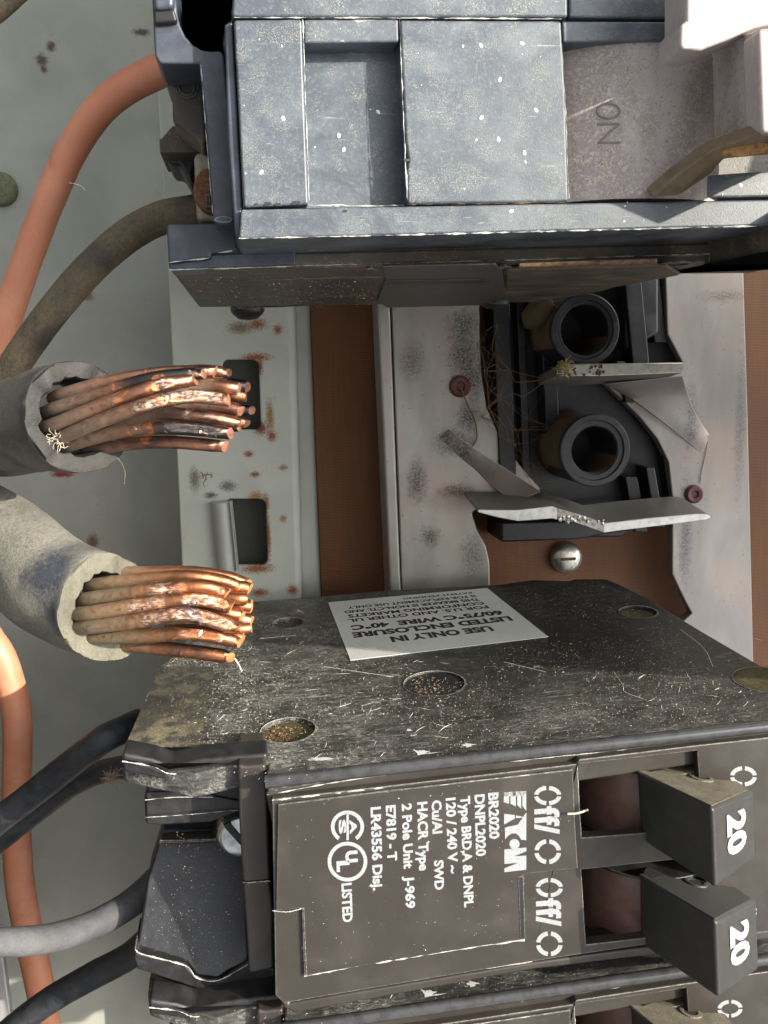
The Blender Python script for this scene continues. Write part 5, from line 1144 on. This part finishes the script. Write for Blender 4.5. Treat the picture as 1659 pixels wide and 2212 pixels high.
st2 = [
    ([u6(560, 440, -19), u6(665, 418, -17), u6(900, 412, -15), u6(1150, 412, -13.5), u6(1340, 440, -13.5), u6(1470, 482, -14)], 1.0, []),
    ([u6(480, 500, -17), u6(590, 482, -14.5), u6(850, 455, -12.5), u6(1100, 438, -11.5), u6(1300, 460, -12), u6(1425, 500, -12.5)], 1.05, []),
    ([u6(440, 590, -14), u6(545, 568, -11), u6(800, 532, -8.8), u6(1060, 505, -8), u6(1230, 502, -8.3), u6(1345, 545, -9.5)], 1.12, [(.45, .68), (.86, .95)]),
    ([u6(420, 660, -13), u6(525, 655, -9.6), u6(800, 612, -7.4), u6(1050, 580, -6.9), u6(1220, 580, -7.6), u6(1375, 620, -9)], 1.08, [(.36, .56), (.62, .95)]),
    ([u6(430, 740, -13), u6(530, 735, -9.6), u6(800, 702, -7.2), u6(1050, 660, -6.2), u6(1200, 680, -6.4), u6(1410, 745, -8)], 1.14, [(.42, .97)]),
    ([u6(480, 810, -14), u6(580, 798, -11.5), u6(860, 790, -9), u6(1100, 775, -8.2), u6(1260, 790, -8.6), u6(1425, 830, -9.5)], 1.08, [(.56, .86)]),
    ([u6(560, 830, -18), u6(700, 838, -15), u6(950, 862, -12.5), u6(1200, 890, -11.5), u6(1370, 918, -11.5)], 1.12, []),
    ([u6(1000, 560, -15), u6(1250, 520, -12.5), u6(1390, 500, -12.5), u6(1485, 510, -13)], 1.1, []),
    ([u6(1000, 560, -14), u6(1250, 560, -12), u6(1400, 570, -11.5), u6(1460, 570, -12)], 1.1, []),
    ([u6(1000, 600, -14), u6(1250, 600, -12.5), u6(1420, 610, -12.2), u6(1492, 615, -12.6)], 1.1, []),
    ([u6(1000, 640, -14), u6(1200, 628, -11), u6(1330, 650, -10.5), u6(1440, 670, -11)], 1.15, []),
    ([u6(1000, 660, -15), u6(1200, 680, -13.5), u6(1400, 690, -12.5), u6(1490, 700, -13)], 1.1, []),
    ([u6(1000, 720, -15), u6(1200, 730, -12.5), u6(1400, 750, -11.8), u6(1492, 740, -12.5)], 1.1, []),
    ([u6(1000, 760, -13), u6(1200, 780, -11.5), u6(1350, 800, -10.8), u6(1445, 800, -11.2)], 1.1, [])]
cable('lower cut copper cable with bright orange strands in a sand dusted sleeve', [(-200, 1120, -46), (-110, 1130, -38), (-20, 1165, -31), (60, 1222, -24), (130, 1272, -18.5), (232, 1312, -13.5)], [7.0, 7.0, 7.4, 7.0, 6.6, 6.5, 6.6], (.66, .04, .75), .60,
      make_rubber('sand_dusted_rubber_patched', (.040, .044, .056), (.24, .225, .175), .34, .5, patches=[(P(100, 1240, -12) - P(232, 1312, -13.5), 4.6), (P(150, 1330, -10) - P(232, 1312, -13.5), 3.2), (P(30, 1290, -22) - P(232, 1312, -13.5), 3.0)]), M['cutins2'], st2, M['cu2'], M['cucut2'], .80, None, 8)

# ------------------------------------------------------------------ small litter
fr = Frame(fl.world(S(640, 1330, vL)), fl.x, fl.z); bm = NB(); rn = random.Random(2)
pl = [(-1.3, .2), (-.6, -.5), (.2, -.6), (.9, -.5), (1.4, .1), (1.2, .9), (.5, 1.0), (.2, 1.7), (-.3, 1.1), (-.8, .9)]
prism(bm, [Vector((x, .5 + .5 * z + .25 * math.sin(3 * x), z * .8)) for x, z in pl], [Vector((x, .3 + .5 * z + .25 * math.sin(3 * x), z * .8)) for x, z in pl])
o = build('leaf_scrap', bm, M['leaf'], fr=fr, bevel=.05); tag(o, 'crumpled tan scrap of dry leaf on the side of the lower breaker', 'leaf')
def fuzz(name, label, px, py, z, n, R, r, mat, cat, seed, flat_=1):
    fr = Frame(P(px, py, z)); bm = NB(); rn = random.Random(seed)
    for i in range(n):
        p = Vector((rn.gauss(0, R * .35), rn.gauss(0, R * .35) * flat_, rn.gauss(0, R * .3))); d = Vector((rn.gauss(0, 1), rn.gauss(0, 1), rn.gauss(0, 1))).normalized(); pts = [p]
        for k_ in range(4):
            d = (d + Vector((rn.gauss(0, .5), rn.gauss(0, .5), rn.gauss(0, .5)))).normalized(); p = p + d * R * .3; pts.append(p)
        tube(bm, pts, r, 4, cap=False)
    o = build(name, bm, mat, fr=fr, kind='stuff'); tag(o, label, cat); return o
fuzz('fluff', 'brown tuft of fluff hanging beside the hook of the lower breaker', 241, 1680, -22, 60, 1.1, .035, M['leaf'], 'fluff', 1)
fuzz('fluff', 'yellowish tuft of fibres on the end of the upper stab', 1220, 795, -59, 70, 1.4, .05, make_plain('yellow_fibre', (.42, .33, .14), .9), 'fluff', 2)
fuzz('fluff', 'pale fibres caught at the lower rim of the upper cable sleeve', 128, 945, -12, 40, 1.4, .03, M['dust'], 'fluff', 3, .6)
fuzz('fluff', 'dark crumbs of dirt stuck on the pale rail', 440, 1030, ZRAIL + .3, 10, 1.6, .06, M['rust'], 'dirt', 4)
# cobweb between the left bus bar and the insulator
fr = Frame(P(1060, 900, ZBUS + 4)); bm = NB(); rn = random.Random(11)
anch = [(1030, 740), (1045, 800), (1055, 880), (1075, 700), (1110, 960), (1150, 1050), (1180, 1010), (1100, 800), (1180, 820), (1080, 860), (1040, 900), (1130, 1000), (1200, 930), (1200, 1040)]
A3 = [fr.loc(P(x, y, ZBUS + rn.uniform(.5, 7))) for x, y in anch]
for i in range(90):
    a, b = rn.sample(A3, 2)
    if (a - b).length > 16: continue
    m_ = (a + b) / 2 + Vector((rn.gauss(0, .7), rn.gauss(0, .7) - .8, rn.gauss(0, .8)))
    tube(bm, catmull([a, a.lerp(m_, .5) + Vector((rn.gauss(0, .4), rn.gauss(0, .4), 0)), m_, m_.lerp(b, .5) + Vector((rn.gauss(0, .4), rn.gauss(0, .4), 0)), b], 4), rn.uniform(.02, .07), 4, cap=False)
for i in range(140):
    a, b = rn.sample(A3[:6] + A3[9:11], 2); p = a.lerp(b, rn.random()) + Vector((rn.gauss(0, .6), rn.gauss(0, .6), 0))
    lathe(bm, [(0, .12), (.1, 0), (0, -.12)], 4, p, (rn.random(), rn.random(), 1))
o = build('cobweb', bm, M['web'], fr=fr, kind='stuff'); tag(o, 'dirty brown cobweb strung between the left bus bar and the tubes', 'cobweb')
def hair(label, pix, r, mat, cat='fibre'):
    pts = [P(*p) for p in pix]; fr = Frame(pts[0]); bm = NB(); tube(bm, catmull([fr.loc(p) for p in pts], 6), r, 5)
    o = build('fibre', bm, mat, fr=fr); tag(o, label, cat)
hair('brown strand of web hanging from the brown rivet on the left bus bar', [(996, 838, ZBUS + 1), (1008, 870, ZBUS + 1.5), (1026, 910, ZBUS + 1), (1030, 945, ZBUS + .6), (1020, 965, ZBUS + .6)], .16, M['web'])
hair('pale curled hair under the upper cable sleeve', [(250, 985, -20), (262, 1000, -22), (270, 1020, -24), (268, 1045, -26)], .06, M['dust'])
hair('short pale chip of fibre lying across the edge of the face by Off', [(1226, 1758, .6), (1245, 1757, .7), (1262, 1752, .7), (1270, 1749, .6)], .14, M['dust'])
hair('thin pale hair by the lowest strand of the lower cable', [(505, 1420, -14), (515, 1435, -14), (522, 1450, -14)], .12, M['dust'])
hair('pale fibre stuck on the pink wire', [(150, 395, -39), (165, 398, -39), (175, 402, -38), (185, 412, -38)], .06, M['dust2'])
hair('thin dark hair on the right bus bar', [(1530, 940, ZBUS + .2), (1524, 980, ZBUS + .2), (1515, 1020, ZBUS + .2), (1512, 1045, ZBUS + .2)], .07, M['rust'])
# added flap out of view, outline fitted to shade the space between the breakers
ZP = 36.0; fr = Frame((100, 10, ZP)); off = Vector((SUN.x / SUN.z * ZP, SUN.y / SUN.z * ZP))
def fp(x, y): return Vector((x + off.x - 100, y + off.y - 10, 0))
cf = [fp(*p) for p in ((14, 11), (14, -9), (27, -13), (40, -22), (56, -28), (68, -34), (90, -40), (240, -48), (240, 56), (75, 50), (62, 12.5))]
bm = NB(); prism(bm, cf, [p + Vector((0, 0, -1.2)) for p in cf])
o = build('shade_flap', bm, M['rail'], fr=fr, bevel=.2); tag(o, 'added painted flap out of view at the right, shading the bus bars', 'shade flap')
